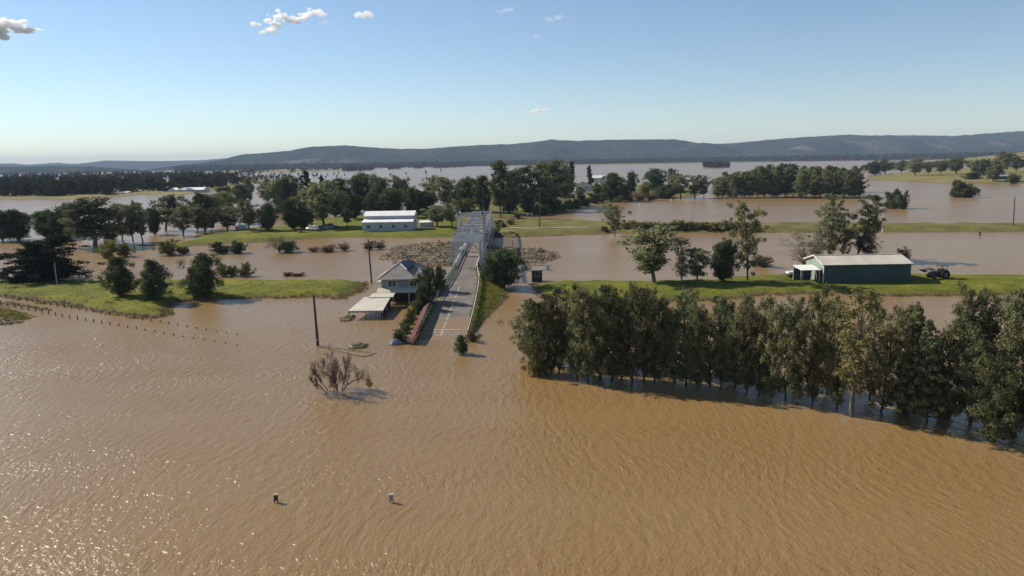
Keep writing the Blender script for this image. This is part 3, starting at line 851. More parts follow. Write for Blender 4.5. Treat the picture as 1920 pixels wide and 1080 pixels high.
# ------------------------------------------------------------------ far woods that read as one mass
def wood(name, label, px, n, h0, h1, seed, leaf=0.16, per=34, gap=-9):
    rng = np.random.RandomState(seed)
    poly = px
    us = np.array([p[0] for p in px]); vs = np.array([p[1] for p in px])
    U = rng.uniform(us.min(), us.max(), n * 8); Vv = rng.uniform(vs.min(), vs.max(), n * 8)
    k = (sdist(U, Vv, poly) > 0) & (snoise(U, Vv * 4, seed, 70.0) > gap)
    U, Vv = U[k][:n], Vv[k][:n]
    C, Rr, L = [], [], []
    for u, v in zip(U, Vv):
        p = G(u, v)
        h = rng.uniform(h0, h1)
        w = h * rng.uniform(0.3, 0.5)
        for j in range(5):
            a = rng.uniform(0, 6.28)
            f = rng.uniform(0, 0.6) * w
            C.append((p.x + math.cos(a) * f, p.y + math.sin(a) * f, h * (0.3 + 0.14 * j) + rng.normal() * h * 0.05))
            Rr.append(w * rng.uniform(0.45, 0.75) * (1 - 0.07 * j)); L.append(h)
    C = np.array(C); Rr = np.array(Rr)
    V, Q = leaves_np(C, Rr, np.full(len(C), per // 5), 1.0, rng, 0.9, 0, 0.45, 0.6, 1.2)
    idx = np.repeat(np.arange(len(C)), per // 5)
    Vr = V.reshape(-1, 4, 3); ctr = Vr.mean(1, keepdims=True)
    Vr = ctr + (Vr - ctr) * (leaf * np.array(L)[idx])[:, None, None]
    me = np_mesh(name, Vr.reshape(-1, 3), Q, M['leaf_far'])
    return tag(link(name, me), label, kind='stuff')
wood('far_wood', 'dense scrubby wood filling the far left bank', [(-220, 372), (60, 371), (180, 370), (260, 362), (330, 362), (420, 352), (455, 344), (420, 332), (560, 324), (640, 319), (640, 316), (300, 322), (0, 328), (-220, 332)], 3000, 5, 14, 5, gap=-0.25)
wood('far_wood', 'wooded foot of the range along the horizon', [(330, 322), (640, 316.5), (900, 312), (1300, 305.5), (1700, 300), (2050, 296), (2050, 292.5), (1700, 297), (1300, 303), (900, 309.7), (640, 314), (330, 319)], 9000, 14, 28, 6, 0.26)
wood('far_wood', 'flooded grove islet far out on the right water', [(1318, 315), (1345, 315.5), (1368, 314.5), (1366, 312.5), (1320, 313)], 120, 10, 15, 7)
wood('far_wood', 'scattered far trees standing in the middle water', [(470, 345), (640, 335), (860, 328), (880, 322), (680, 324), (470, 334)], 16, 5, 9, 8)
wood('far_wood', 'dark wood on the slope at the right edge', [(1780, 322), (1850, 316), (1930, 318), (2100, 318), (2100, 300), (1930, 303), (1850, 308)], 260, 8, 13, 9)
wood('far_wood', 'broken belt of trees across the middle of the far water', [(640, 322), (760, 317), (880, 314), (880, 311.5), (760, 314.5), (640, 319)], 500, 10, 18, 11, 0.2, gap=0.0)
wood('far_wood', 'straggling tree clumps on the plain behind the left grove', [(430, 350), (520, 340), (650, 334), (650, 329), (500, 333), (430, 342)], 90, 6, 11, 12, 0.12, gap=0.1)
wood('far_wood', 'low scrub along the far paddock edge at right', [(1610, 322), (1700, 318), (1800, 315), (1800, 312), (1650, 314)], 160, 6, 11, 10)

# ------------------------------------------------------------------ road and embankment
def asphalt_mat():
    m, nt, bs, out = new_mat('asphalt')
    geo = nt.nodes.new('ShaderNodeNewGeometry')
    n1 = noise_node(nt, 0.35, 6.0, 0.7, geo.outputs['Position'])
    n2 = noise_node(nt, 2.2, 5.0, 0.7, geo.outputs['Position'])
    r0 = ramp(nt, n1.outputs['Fac'], [(0.35, (0.125, 0.105, 0.088)), (0.5, (0.17, 0.145, 0.12)), (0.56, (0.2, 0.172, 0.143)), (0.7, (0.175, 0.15, 0.125))])
    sx = nt.nodes.new('ShaderNodeSeparateXYZ')
    nt.links.new(geo.outputs['Position'], sx.inputs[0])
    ma = nt.nodes.new('ShaderNodeMath'); ma.operation = 'MULTIPLY_ADD'
    nt.links.new(n2.outputs['Fac'], ma.inputs[0]); ma.inputs[1].default_value = -0.9
    nt.links.new(sx.outputs['Z'], ma.inputs[2])
    r1 = ramp(nt, ma.outputs[0], [(0.0, (1, 1, 1)), (0.25, (0, 0, 0))])
    mx = nt.nodes.new('ShaderNodeMixRGB')
    nt.links.new(r1.outputs[0], mx.inputs[0])
    nt.links.new(r0.outputs[0], mx.inputs[1])
    mx.inputs[2].default_value = (0.22, 0.15, 0.085, 1)      # silt left by the flood
    nt.links.new(mx.outputs[0], bs.inputs['Base Color'])
    bs.inputs['Roughness'].default_value = 0.85
    bs.inputs['Specular IOR Level'].default_value = 0.25
    return m
M['asphalt'] = asphalt_mat()
M['paint'] = pmat('road_paint', (0.5, 0.47, 0.42), (0.16, 0.135, 0.112), 2.2, 0.85)
M['white'] = pmat('white_paint', (0.72, 0.7, 0.66), (0.45, 0.43, 0.4), 1.2, 0.6)
M['timber_grey'] = pmat('grey_timber', (0.36, 0.36, 0.36), (0.2, 0.2, 0.205), 1.5, 0.8)
M['truss'] = pmat('truss_paint', (0.5, 0.5, 0.5), (0.36, 0.36, 0.36), 0.9, 0.7)
M['steel_dark'] = pmat('dark_steel', (0.1, 0.1, 0.11), (0.05, 0.05, 0.055), 1.2, 0.6)
M['deck'] = pmat('deck_timber', (0.24, 0.195, 0.155), (0.16, 0.13, 0.105), 1.2, 0.9)
M['green_pipe'] = pmat('green_pipe', (0.13, 0.3, 0.26), (0.07, 0.18, 0.16), 1.5, 0.6)
M['pole'] = pmat('pole_timber', (0.1, 0.072, 0.06), (0.05, 0.037, 0.032), 3.0, 0.9)
M['post'] = pmat('post_timber', (0.075, 0.058, 0.047), (0.04, 0.03, 0.025), 4.0, 0.9)

RY = [90, 97, 104, 111, 119, 127, 135, 141, 147.0]
RZ = [-0.55, -0.02, 0.35, 0.72, 1.12, 1.52, 1.95, 2.25, 2.5]
RL = [-12.9, -12.6, -12.4, -12.2, -12.0, -11.75, -11.4, -11.0, -10.8]
RR = [-6.7, -6.5, -6.3, -6.2, -6.15, -6.15, -6.3, -6.9, -7.1]
VE = [-6.0, -5.4, -4.4, -3.2, -1.6, -0.2, -0.6, -1.8, -2.6]      # foot of the grassy verge
rz = lambda y: np.interp(y, RY, RZ)
rl = lambda y: np.interp(y, RY, RL)
rr = lambda y: np.interp(y, RY, RR)
ve = lambda y: np.interp(y, RY, VE)
def bank_z(x, y):
    x = np.asarray(x, float); y = np.asarray(y, float)
    z, l, r, e = rz(y), rl(y) - 0.7, rr(y) + 0.7, ve(y)
    t = np.clip((x - r) / np.maximum(e - r, 0.4), 0, 1.6)
    right = z - 0.04 - (z + 0.12) * np.clip(t, 0, 1) ** 1.15 - np.clip(t - 1, 0, 1) * 1.6
    s = np.clip((l - x) / (1.2 + 0.7 * z), 0, 1.6)
    left = z - 0.04 - (z + 0.15) * np.clip(s, 0, 1) - np.clip(s - 1, 0, 1) * 1.6
    out = np.where(x > r, right, np.where(x < l, left, z - 0.04))
    rough = np.where((x > r) | (x < l), snoise(x, y, 91, 3.0) * 0.07, 0)
    endf = np.clip((y - 147.0) / 5.0, 0, 1)
    return out + rough - endf * (z + 1.0)
me = sheet('road_embankment', np.arange(-18.5, 3.5, 0.35), np.arange(88, 153, 0.6), bank_z, M['grass'])
tag(link('road_embankment', me), 'grassy embankment carrying the road up to the bridge', kind='structure')
LANDS.append((lambda x, y: np.where((x > -18) & (x < 3) & (y > 88) & (y < 152), bank_z(x, y), -9), (-18, 3, 88, 152)))
ys = np.arange(89, 147.01, 0.5)
V = []
for y in ys:
    for k in range(9):
        t = k / 8
        V.append((rl(y) + (rr(y) - rl(y)) * t, y, rz(y) + 0.012 + 0.05 * (1 - (2 * t - 1) ** 2)))
I = np.arange(len(V)).reshape(len(ys), 9)
Q = np.stack([I[:-1, :-1], I[:-1, 1:], I[1:, 1:], I[1:, :-1]], -1).reshape(-1, 4)
road = tag(link('road', np_mesh('road', V, Q, M['asphalt'], True)), 'grey asphalt road rising out of the flood to the bridge', kind='structure')
def cl(y):
    return (rl(y) + rr(y)) / 2 - 0.25
def strip(y0, y1, w, off, lift=0.075):
    n = max(2, int((y1 - y0) / 0.5) + 1)
    V = []
    for y in np.linspace(y0, y1, n):
        V += [(off(y) - w / 2, y, rz(y) + lift), (off(y) + w / 2, y, rz(y) + lift)]
    Q = [(2 * i, 2 * i + 1, 2 * i + 3, 2 * i + 2) for i in range(n - 1)]
    return V, Q
for a, b in [(98.0, 101.4), (101.9, 105.6), (106.3, 111.0), (111.8, 116.4), (117.4, 118.6), (120.2, 128.6)]:
    v, q = strip(a, b, 0.24, cl)
    link('lane_marking', np_mesh('lane_marking', v, q, M['paint']), road)
# worn white rumble bars painted across the road by the water
for y0, w in [(98.6, 0.35), (99.8, 0.3), (101.2, 0.35)]:
    V = [];
    for k in range(9):
        x = -11.0 + 3.9 * k / 8
        zz = rz(y0) + 0.078
        V += [(x, y0 - w / 2, zz), (x, y0 + w / 2, rz(y0 + w / 2) + 0.07)]
    link('road_bar', np_mesh('road_bar', V, [(2 * i, 2 * i + 2, 2 * i + 3, 2 * i + 1) for i in range(8)], M['paint']), road)

def rail_along(pts, name, label, cat, railh, rail_mat, post_mat, every=2.0, rails=((0.72, 0.3, 0.07),), post=0.14, tube=False):
    root = empty(name, pts[0], 0, label, cat)
    o = Vector(pts[0])
    P = [Vector(p) for p in pts]
    L = [0]
    for a, b in zip(P[:-1], P[1:]):
        L.append(L[-1] + (b - a).length)
    def along(s):
        for i in range(len(L) - 1):
            if s <= L[i + 1] + 1e-6:
                f = (s - L[i]) / (L[i + 1] - L[i])
                return P[i].lerp(P[i + 1], f)
        return P[-1]
    n = max(1, int(L[-1] / every))
    for i in range(n + 1):
        p = along(L[-1] * i / n) - o
        MB().box((p.x, p.y, p.z + railh / 2 - 0.2), (post, post, railh + 0.4)).build('post', post_mat, root)
    for hz, hh, tt in rails:
        for i in range(n):
            a = along(L[-1] * i / n) - o; b = along(L[-1] * (i + 1) / n) - o
            m = MB()
            if tube:
                m.tube([(a.x, a.y, a.z + hz), (b.x, b.y, b.z + hz)], hh / 2, 8)
            else:
                m.beam((a.x, a.y, a.z + hz), (b.x, b.y, b.z + hz), tt, hh)
            m.build('rail', rail_mat, root)
    return root
rpts = [(rr(y) + 0.35, y, rz(y)) for y in (96, 100, 104, 108, 112, 116, 120, 124, 128, 132, 135, 138, 141, 144, 147)]
rail_along(rpts, 'guard_rail', 'white guard rail curving up the right side of the road', 'guard rail', 0.8, M['white'], M['timber_grey'], 2.4, ((0.62, 0.34, 0.08),))
lpts = [(rl(y) - 0.3, y, rz(y)) for y in (94, 100, 106, 112, 118, 124, 128)]
rail_along(lpts, 'pipe_rail', 'green pipe hand rail up the left side of the road', 'railing', 1.0, M['green_pipe'], M['timber_grey'], 2.2, ((1.0, 0.13, 0.1), (0.55, 0.08, 0.08)), 0.09, True)
lpts = [(rl(y) - 0.3, y, rz(y)) for y in (128.4, 132, 136, 139, 142, 144.5, 147)]
rail_along(lpts, 'timber_rail', 'grey timber approach railing at the left mouth of the bridge', 'railing', 1.1, M['timber_grey'], M['timber_grey'], 1.6, ((1.05, 0.16, 0.12), (0.62, 0.16, 0.08), (0.25, 0.16, 0.08)), 0.18)

# ------------------------------------------------------------------ truss bridge
BX, BW, Y0, Y1, DZ = -8.95, 5.5, 147.0, 240.0, 2.5
br = empty('truss_bridge', (BX, Y0, 0), 0, 'pale grey timber truss bridge with lift towers, crossing to the far bank', 'bridge')
HWID = BW / 2
def bpart(name, m, mat=None):
    return m.build(name, mat or M['truss'], br)
# deck of cross planks, in bays
y = 0.0
while y < Y1 - Y0:
    bpart('deck_plank', MB().box((0, y + 0.6, DZ - 0.12), (BW - 0.7, 1.17, 0.24)), M['deck'])
    y += 1.2
for s in (-1, 1):
    bpart('stringer', MB().box((s * 1.9, 46.5, DZ - 0.42), (0.35, 93, 0.34)), M['timber_grey'])
    bpart('kerb', MB().box((s * 1.95, 46.5, DZ + 0.14), (0.25, 93, 0.26)), M['white'])
    bpart('hand_rail', MB().beam((s * 2.25, 0, DZ + 1.0), (s * 2.25, 93, DZ + 1.0), 0.1, 0.14).beam((s * 2.25, 0, DZ + 0.55), (s * 2.25, 93, DZ + 0.55), 0.08, 0.14), M['truss'])
for yy in (0, 19.2, 26.9, 58.5, 92):
    for s in (-1, 1):
        bpart('pier', MB().tube([(s * 2.2, yy, -3), (s * 2.2, yy, DZ - 0.6)], 0.55, 10), M['timber_grey'])
    bpart('pier_cap', MB().box((0, yy, DZ - 0.75), (6.4, 0.8, 0.32)), M['timber_grey'])
def span(a, b, zt, bays, lattice):
    for s in (-1, 1):
        x = s * HWID
        L = b - a
        ys = [a + L * i / bays for i in range(bays + 1)]
        bpart('bottom_chord', MB().beam((x, a, DZ + 0.15), (x, b, DZ + 0.15), 0.34, 0.42))
        bpart('top_chord', MB().beam((x, a, zt), (x, b, zt), 0.38, 0.42))
        for i, yy in enumerate(ys):
            w = 0.36 if i in (0, bays) else 0.15
            bpart('vertical', MB().beam((x, yy, DZ + 0.36), (x, yy, zt - 0.21), w, w))
            bpart('outrigger', MB().beam((x + s * 1.3, yy, DZ - 0.2), (x + s * 0.12, yy, zt - 1.2), 0.08, 0.08), M['truss'])
        for i in range(bays):
            p, q = ys[i], ys[i + 1]
            bpart('diagonal', MB().beam((x + s * 0.07, p, DZ + 0.4), (x + s * 0.07, q, zt - 0.25), 0.12, 0.18))
            bpart('diagonal', MB().beam((x - s * 0.07, q, DZ + 0.4), (x - s * 0.07, p, zt - 0.25), 0.07, 0.12))
    # overhead bracing
    n = lattice
    for i in range(n + 1):
        yy = a + (b - a) * i / n
        bpart('overhead_beam', MB().beam((-HWID - 0.35, yy, zt + 0.36), (HWID + 0.35, yy, zt + 0.36), 0.24, 0.24))
        for s in (-1, 1):
            if i in (0, n):
                bpart('knee_brace', MB().beam((s * (HWID - 0.1), yy, zt - 1.5), (s * (HWID - 1.5), yy, zt + 0.16), 0.16, 0.18))
    for i in range(0, n - 1, 2):
        p, q = a + (b - a) * i / n, a + (b - a) * (i + 2) / n
        bpart('overhead_brace', MB().beam((-HWID, p, zt + 0.14), (HWID, q, zt + 0.14), 0.12, 0.1))
        bpart('overhead_brace', MB().beam((HWID, p, zt + 0.05), (-HWID, q, zt + 0.05), 0.12, 0.08))
span(0.2, 18.5, 7.2, 5, 8)
span(27.4, 58.0, 7.2, 7, 7)
span(59.0, 91.0, 7.2, 8, 6)
# lift span between two towers
for yy in (19.6, 26.4):
    for s in (-1, 1):
        bpart('tower_post', MB().beam((s * (HWID + 0.25), yy, -2.5), (s * (HWID + 0.1), yy, 11.6), 0.42, 0.42))
        bpart('tower_strut', MB().beam((s * (HWID + 0.2), 19.6, 6.0), (s * (HWID + 0.2), 26.4, 10.6), 0.16, 0.16) if yy < 22 else MB().beam((s * (HWID + 0.34), 26.4, 6.0), (s * (HWID + 0.34), 19.6, 10.6), 0.16, 0.16))
        bpart('sheave', MB().tube([(s * HWID - 0.15, yy, 12.1), (s * HWID + 0.15, yy, 12.1)], 0.62, 14), M['steel_dark'])
        bpart('counterweight', MB().box((s * (HWID + 0.75), yy, 6.5), (0.5, 0.7, 2.2)), M['timber_grey'])
    bpart('tower_beam', MB().beam((-HWID - 0.9, yy, 11.4), (HWID + 0.9, yy, 11.4), 0.4, 0.4))
    bpart('tower_beam', MB().beam((-HWID - 0.3, yy, 8.6), (HWID + 0.3, yy, 8.6), 0.3, 0.3))
    # arched portal
    pts = [(math.cos(t) * 2.3, yy - 0.3, 5.2 + math.sin(t) * 2.3) for t in np.linspace(0.05, math.pi - 0.05, 13)]
    bpart('portal_arch', MB().tube(pts, 0.17, 6))
for s in (-1, 1):
    bpart('tower_tie', MB().beam((s * HWID, 19.6, 11.75), (s * HWID, 26.4, 11.75), 0.3, 0.3))
    bpart('lift_girder', MB().box((s * (HWID - 0.05), 23.0, DZ + 0.6), (0.3, 6.0, 1.3)))

# ------------------------------------------------------------------ fence of red sheets, hedge, bush, heaps by the road
M['red_tin'] = pmat('red_tin', (0.125, 0.026, 0.025), (0.085, 0.018, 0.018), 0.7, 0.8)
rf = empty('red_tin_fence', (-13.0, 94, 0), 0, 'long maroon tin fence leaning beside the road', 'fence')
for i in range(11):
    ya = i * 2.25
    yb = ya + 2.2
    m = MB()
    n = 12
    za, zb = float(rz(94 + ya)) , float(rz(94 + yb))
    dz = random.Random(i).uniform(-0.05, 0.05)
    vs = []
    for k in range(2 * n + 1):
        f = k / (2 * n)
        zz = za + (zb - za) * f + dz
        w = 0.03 if k % 2 else 0.0
        vs += [(-0.62 - w * 0.5, ya + (yb - ya) * f, zz + 0.55 + w), (0.4 - w * 0.5, ya + (yb - ya) * f, zz + 1.4 + w)]
    fs = [(2 * k, 2 * k + 1, 2 * k + 3, 2 * k + 2) for k in range(2 * n)]
    o = m.add(vs, fs).build('sheet', M['red_tin'], rf)
    MB().box((0.36, ya, za + 0.35), (0.12, 0.12, 2.0)).build('post', M['post'], rf)
    MB().beam((0.3, ya, za + 1.24), (0.3, yb, zb + 1.24), 0.06, 0.1).build('batten', M['post'], rf)
rows = []
for i in range(9):
    t = i / 8
    rows.append(('shrub' if i % 3 else 'darkshrub', 748 + 44 * t - (4 if i % 2 else 0), 642 - 70 * t, 622 - 74 * t + (i * 5) % 6, 13 - 3 * t))
plant_row(rows, '{} from the water of the scrappy shrubs beside the maroon fence', 'shrubs beside the maroon fence', 'shrub', 'shrub', 'foliage')
plant('round', 803, 572, 500, 24, 'dark glossy tree hiding the right side of the house', 'garden_tree', var=2)
plant('round', 822, 548, 500, 15, 'narrow dark tree squeezed between house and bridge railing', 'garden_tree', var=3)
plant('round', 795, 585, 535, 16, 'small green tree before the house by the fence end', 'garden_tree', var=1)
plant('round', 945, 538, 468, 42, 'big dark glossy tree right of the bridge mouth', 'fig_tree', var=4)
plant('darkshrub', 922, 530, 482, 20, 'dark shrub tucked under the fig beside the guard rail', 'shrub', 'shrub', part='foliage')
plant('bushy', 867, 664, 628, 14, 'single dark bush at the drowned end of the guard rail', 'bush', 'bush', var=3, part='foliage')
plant('brown', 885, 640, 618, 12, 'brown scrub on the verge tip above the drowned bush', 'bush', 'bush', part='twigs')

# debris helper: many loose sticks and boards in one heap
def sticks(name, label, fn, n, seed, mats, lmin=0.4, lmax=2.0, thick=0.09, kind='stuff', parent=None):
    rng = np.random.RandomState(seed)
    obs = []
    per = n // len(mats)
    for mi, mt in enumerate(mats):
        Vs, Qs = [], []
        for i in range(per):
            x, y, z = fn(rng)
            L = rng.uniform(lmin, lmax); w = thick * rng.uniform(0.5, 2.2); t = thick * rng.uniform(0.3, 1.0)
            a = rng.uniform(0, math.pi); e = rng.normal() * 0.22
            d = np.array([math.cos(a) * math.cos(e), math.sin(a) * math.cos(e), math.sin(e)]) * L / 2
            b = np.array([-math.sin(a), math.cos(a), rng.normal() * 0.3]) * w
            c = np.array([0, 0, t])
            p = np.array([x, y, z])
            o = len(Vs) * 8
            Vs.append(np.array([p - d - b - c, p + d - b - c, p + d + b - c, p - d + b - c, p - d - b + c, p + d - b + c, p + d + b + c, p - d + b + c]))
            Qs.append(o + np.array([(3, 2, 1, 0), (4, 5, 6, 7), (0, 1, 5, 4), (1, 2, 6, 5), (2, 3, 7, 6), (3, 0, 4, 7)]))
        me = np_mesh(name, np.concatenate(Vs), np.concatenate(Qs), mt)
        obs.append(me)
    # join into one mesh with several material slots
    V, Q, mi = [], [], []
    off = 0
    for k, me in enumerate(obs):
        v = np.zeros(len(me.vertices) * 3, np.float32); me.vertices.foreach_get('co', v)
        q = np.zeros(len(me.loops), np.int32); me.loops.foreach_get('vertex_index', q)
        V.append(v.reshape(-1, 3)); Q.append(q.reshape(-1, 4) + off); mi += [k] * (len(q) // 4); off += len(v) // 3
    me = np_mesh(name, np.concatenate(V), np.concatenate(Q), None)
    for mt in mats: me.materials.append(mt)
    me.polygons.foreach_set('material_index', np.array(mi, np.int32))
    o = link(name, me, parent)
    if parent is None:
        tag(o, label, kind=kind)
    return o
M['drift1'] = pmat('drift_tan', (0.34, 0.25, 0.14), (0.22, 0.16, 0.09), 0.6, 0.9)
M['drift2'] = pmat('drift_brown', (0.24, 0.17, 0.1), (0.14, 0.1, 0.06), 0.6, 0.9)
M['drift3'] = pmat('drift_pale', (0.36, 0.3, 0.21), (0.25, 0.2, 0.14), 0.6, 0.9)
M['drift4'] = pmat('drift_green', (0.16, 0.15, 0.06), (0.09, 0.085, 0.04), 0.6, 0.9)
DM = [M['drift1'], M['drift2'], M['drift3'], M['drift4']]
raft_px = [(716, 486), (728, 470), (748, 462), (790, 457), (850, 452), (905, 452), (935, 464), (1000, 467), (1042, 474), (1050, 482), (1010, 494), (960, 494), (900, 490), (850, 500), (790, 500), (750, 494), (735, 488)]
raft = [tuple(G(u, v).xy) for u, v in raft_px]
rx = [p[0] for p in raft]; ry = [p[1] for p in raft]
land('debris_mat', None, 0.3, 5.0, 1.2, M['drift2'], 'matted raft of flood debris jammed against the bridge', 71, 0.3, 5.0, world=raft)
LANDS.pop()
def raft_fn(rng):
    while True:
        x = rng.uniform(min(rx), max(rx)); y = rng.uniform(min(ry), max(ry))
        d = float(sdist(np.array([x]), np.array([y]), raft)[0])
        if d > -1.2 and (d > 1.0 or rng.uniform() < 0.35):
            return x, y, 0.06 + 0.3 * min(1, max(0, d) / 5) + abs(rng.normal()) * 0.1
sticks('flood_debris', 'tan logs, boards and reeds floating jammed against the bridge', raft_fn, 11000, 4, DM, 0.2, 1.0, 0.04)
sticks('drift_logs', 'larger drift logs lying across the debris raft', raft_fn, 120, 14, [M['drift2'], M['bark_pale']], 1.8, 4.2, 0.11)
def patch(u, v, ru, rv):
    c = G(u, v)
    a = ru / FPX * c.y
    b = rv / FPX * c.y * c.y / CAM_H
    def f(rng):
        t = rng.uniform(0, 6.28); q = math.sqrt(rng.uniform())
        return c.x + math.cos(t) * q * a, c.y + math.sin(t) * q * b, 0.05 + abs(rng.normal()) * 0.12 * (1.2 - q)
    return f
for (u, v, ru, rv, n, lab) in [(672, 649, 17, 5, 160, 'small raft of weeds floating below the carport'), (652, 597, 11, 6, 140, 'brushy debris caught on the carport corner post'),
                               (752, 640, 13, 7, 220, 'heap of flood litter at the near end of the maroon fence'), (620, 466, 22, 3, 140, 'brown driftwood drift lying in the left channel'),
                               (705, 463, 18, 2.5, 120, 'driftwood drift beyond the house power pole'), (552, 516, 16, 2, 90, 'little weed island before the left levee'), (888, 632, 10, 7, 120, 'litter washed up on the verge tip'),
                               (15, 605, 26, 4, 120, 'green weed floating off the left grass corner'), (1430, 497, 20, 3, 90, 'driftwood caught round the drowned brown bush'), (1015, 443, 60, 1.2, 120, 'line of drift along the levee foot')]:
    sticks('flood_litter', lab, patch(u, v, ru, rv), n, int(u), DM[1:], 0.25, 1.3, 0.035)

# ------------------------------------------------------------------ buildings
M['teal_wall'] = pmat('teal_weatherboard', (0.22, 0.28, 0.29), (0.16, 0.205, 0.215), 0.8, 0.8)
M['roof_grey'] = pmat('weathered_roof', (0.27, 0.24, 0.205), (0.18, 0.16, 0.14), 0.6, 0.75)
M['roof_cream'] = pmat('cream_roof', (0.62, 0.56, 0.44), (0.5, 0.44, 0.34), 0.35, 0.6)
M['roof_white'] = pmat('white_roof', (0.88, 0.85, 0.79), (0.82, 0.79, 0.73), 0.3, 0.85)
M['glass'] = pmat('window_glass', (0.05, 0.065, 0.08), (0.03, 0.04, 0.05), 1.0, 0.12)
M['solar'] = pmat('solar_cell', (0.02, 0.032, 0.06), (0.015, 0.024, 0.045), 2.0, 0.25)
M['dark'] = pmat('dark_cladding', (0.05, 0.05, 0.05), (0.03, 0.03, 0.03), 1.0, 0.9)
M['shed_wall'] = pmat('pale_shed_wall', (0.46, 0.5, 0.52), (0.36, 0.4, 0.42), 0.5, 0.6)
M['shed_green'] = pmat('green_steel', (0.05, 0.085, 0.08), (0.035, 0.065, 0.062), 0.4, 0.6)
M['shed_end'] = pmat('pale_green_steel', (0.3, 0.36, 0.29), (0.22, 0.27, 0.22), 0.6, 0.6)
M['brown_wall'] = pmat('brown_boards', (0.1, 0.07, 0.05), (0.06, 0.043, 0.033), 1.2, 0.85)
M['brick'] = pmat('brick_red', (0.2, 0.09, 0.065), (0.13, 0.06, 0.045), 1.2, 0.85)

def quad(m, a, b, c, d, t=0.08):
    """sloping slab of thickness t"""
    a, b, c, d = map(Vector, (a, b, c, d))
    n = (b - a).cross(d - a).normalized() * t
    return m.add([a, b, c, d, a - n, b - n, c - n, d - n], [(0, 1, 2, 3), (7, 6, 5, 4), (0, 4, 5, 1), (1, 5, 6, 2), (2, 6, 7, 3), (3, 7, 4, 0)])
def window(root, x, y, z, w, h, face=-1, frame='white'):
    f = MB().box((x, y + face * 0.03, z), (w + 0.16, 0.06, h + 0.16)).build('window', M[frame], root)
    for s in (-1, 1):
        MB().box((x + s * w / 4, y + face * 0.075, z), (w / 2 - 0.05, 0.03, h)).build('pane', M['glass'], f)
    MB().box((x, y + face * 0.1, z - h / 2 - 0.1), (w + 0.3, 0.16, 0.06)).build('sill', M[frame], f)

# two-storey house standing in the flood
hs = empty('house', (-18.2, 124.0, 0), 0, 'teal two-storey house with hipped roof standing flooded by the road', 'house')
hw, hd = 3.75, 8.0
MB().box((0, hd / 2, 3.0), (2 * hw, hd, 2.2)).build('upper_wall', M['teal_wall'], hs)
MB().box((0, hd / 2 + 0.6, 0.45), (2 * hw - 0.5, hd - 1.3, 2.88)).build('lower_wall', M['dark'], hs)
ov = 0.5
e = [(-hw - ov, -ov), (hw + ov, -ov), (hw + ov, hd + ov), (-hw - ov, hd + ov)]
ze, zr = 4.12, 6.55
r1, r2_ = (-0.7, hd / 2), (0.7, hd / 2)
roof = MB()
roof.add([(e[0][0], e[0][1], ze), (e[1][0], e[1][1], ze), (e[2][0], e[2][1], ze), (e[3][0], e[3][1], ze), (r1[0], r1[1], zr), (r2_[0], r2_[1], zr)],
         [(0, 1, 5, 4), (1, 2, 5), (2, 3, 4, 5), (3, 0, 4), (3, 2, 1, 0)])
rfo = roof.build('roof', M['roof_grey'], hs)
for a, b in ((e[0], r1), (e[1], r2_), (e[2], r2_), (e[3], r1)):
    MB().beam((a[0], a[1], ze + 0.03), (b[0], b[1], zr + 0.03), 0.2, 0.07).build('hip_cap', M['timber_grey'], rfo)
MB().beam((r1[0], r1[1], zr + 0.05), (r2_[0], r2_[1], zr + 0.05), 0.24, 0.1).build('ridge_cap', M['timber_grey'], rfo)
MB().box((0, -ov - 0.06, ze - 0.06), (2 * (hw + ov), 0.12, 0.22)).build('gutter', M['white'], hs)
MB().box((-hw - ov - 0.06, hd / 2, ze - 0.06), (0.12, hd + 2 * ov, 0.2)).build('gutter', M['white'], hs)
window(hs, -1.95, 0, 3.2, 1.5, 0.95)
window(hs, 1.6, 0, 3.2, 1.15, 0.95)
for i in range(6):
    z = 2.05 + i * 0.34
    MB().box((0, -0.012, z), (2 * hw, 0.03, 0.02)).build('board_edge', M['teal_wall'], hs)
quad(MB(), (-hw - 0.6, -1.7, 1.95), (hw - 0.3, -1.7, 1.95), (hw - 0.3, 0.0, 2.5), (-hw - 0.6, 0.0, 2.5), 0.08).build('verandah_roof', M['roof_cream'], hs)
for x in (-hw - 0.45, -1.6, 1.0, hw - 0.45):
    MB().box((x, -1.55, 0.4), (0.14, 0.14, 2.95)).build('verandah_post', M['white'], hs)
MB().beam((-hw - 0.6, -1.66, 1.84), (hw - 0.3, -1.66, 1.84), 0.08, 0.14).build('verandah_beam', M['dark'], hs)
quad(MB(), (-hw - 0.9, 1.0, 3.3), (-hw - 0.02, 1.0, 3.6), (-hw - 0.02, 2.6, 3.6), (-hw - 0.9, 2.6, 3.3), 0.06).build('side_awning', M['white'], hs)
# solar panels tilted up on the front slope
sol = empty('solar_array', (-18.2, 124.0, 0), 0, 'dark blue solar panels tilted up on the house roof', 'solar panels')
A = Vector((-0.75, 2.6, 6.3)); B = Vector((0.55, 0.75, 5.5)); UP = Vector((1.35, 1.75, 0.55))
for i in range(2):
    for j in range(3):
        p = A + (B - A) * (j / 3.0) + UP * (i / 2.0)
        du = (B - A) / 3.0 * 0.96; dv = UP / 2.0 * 0.96
        quad(MB(), p, p + du, p + du + dv, p + dv, 0.05).build('panel', M['solar'], sol)
MB().beam(A + Vector((-0.03, -0.05, -0.05)), B + Vector((-0.03, -0.05, -0.05)), 0.1, 0.16).build('mount_rail', M['white'], sol)
MB().beam(A + UP * 0.9 + Vector((0, 0, -0.7)), A + UP * 0.9, 0.08, 0.08).build('mount_leg', M['white'], sol)
MB().beam(B + UP * 0.9 + Vector((0, 0, -0.9)), B + UP * 0.9, 0.08, 0.08).build('mount_leg', M['white'], sol)

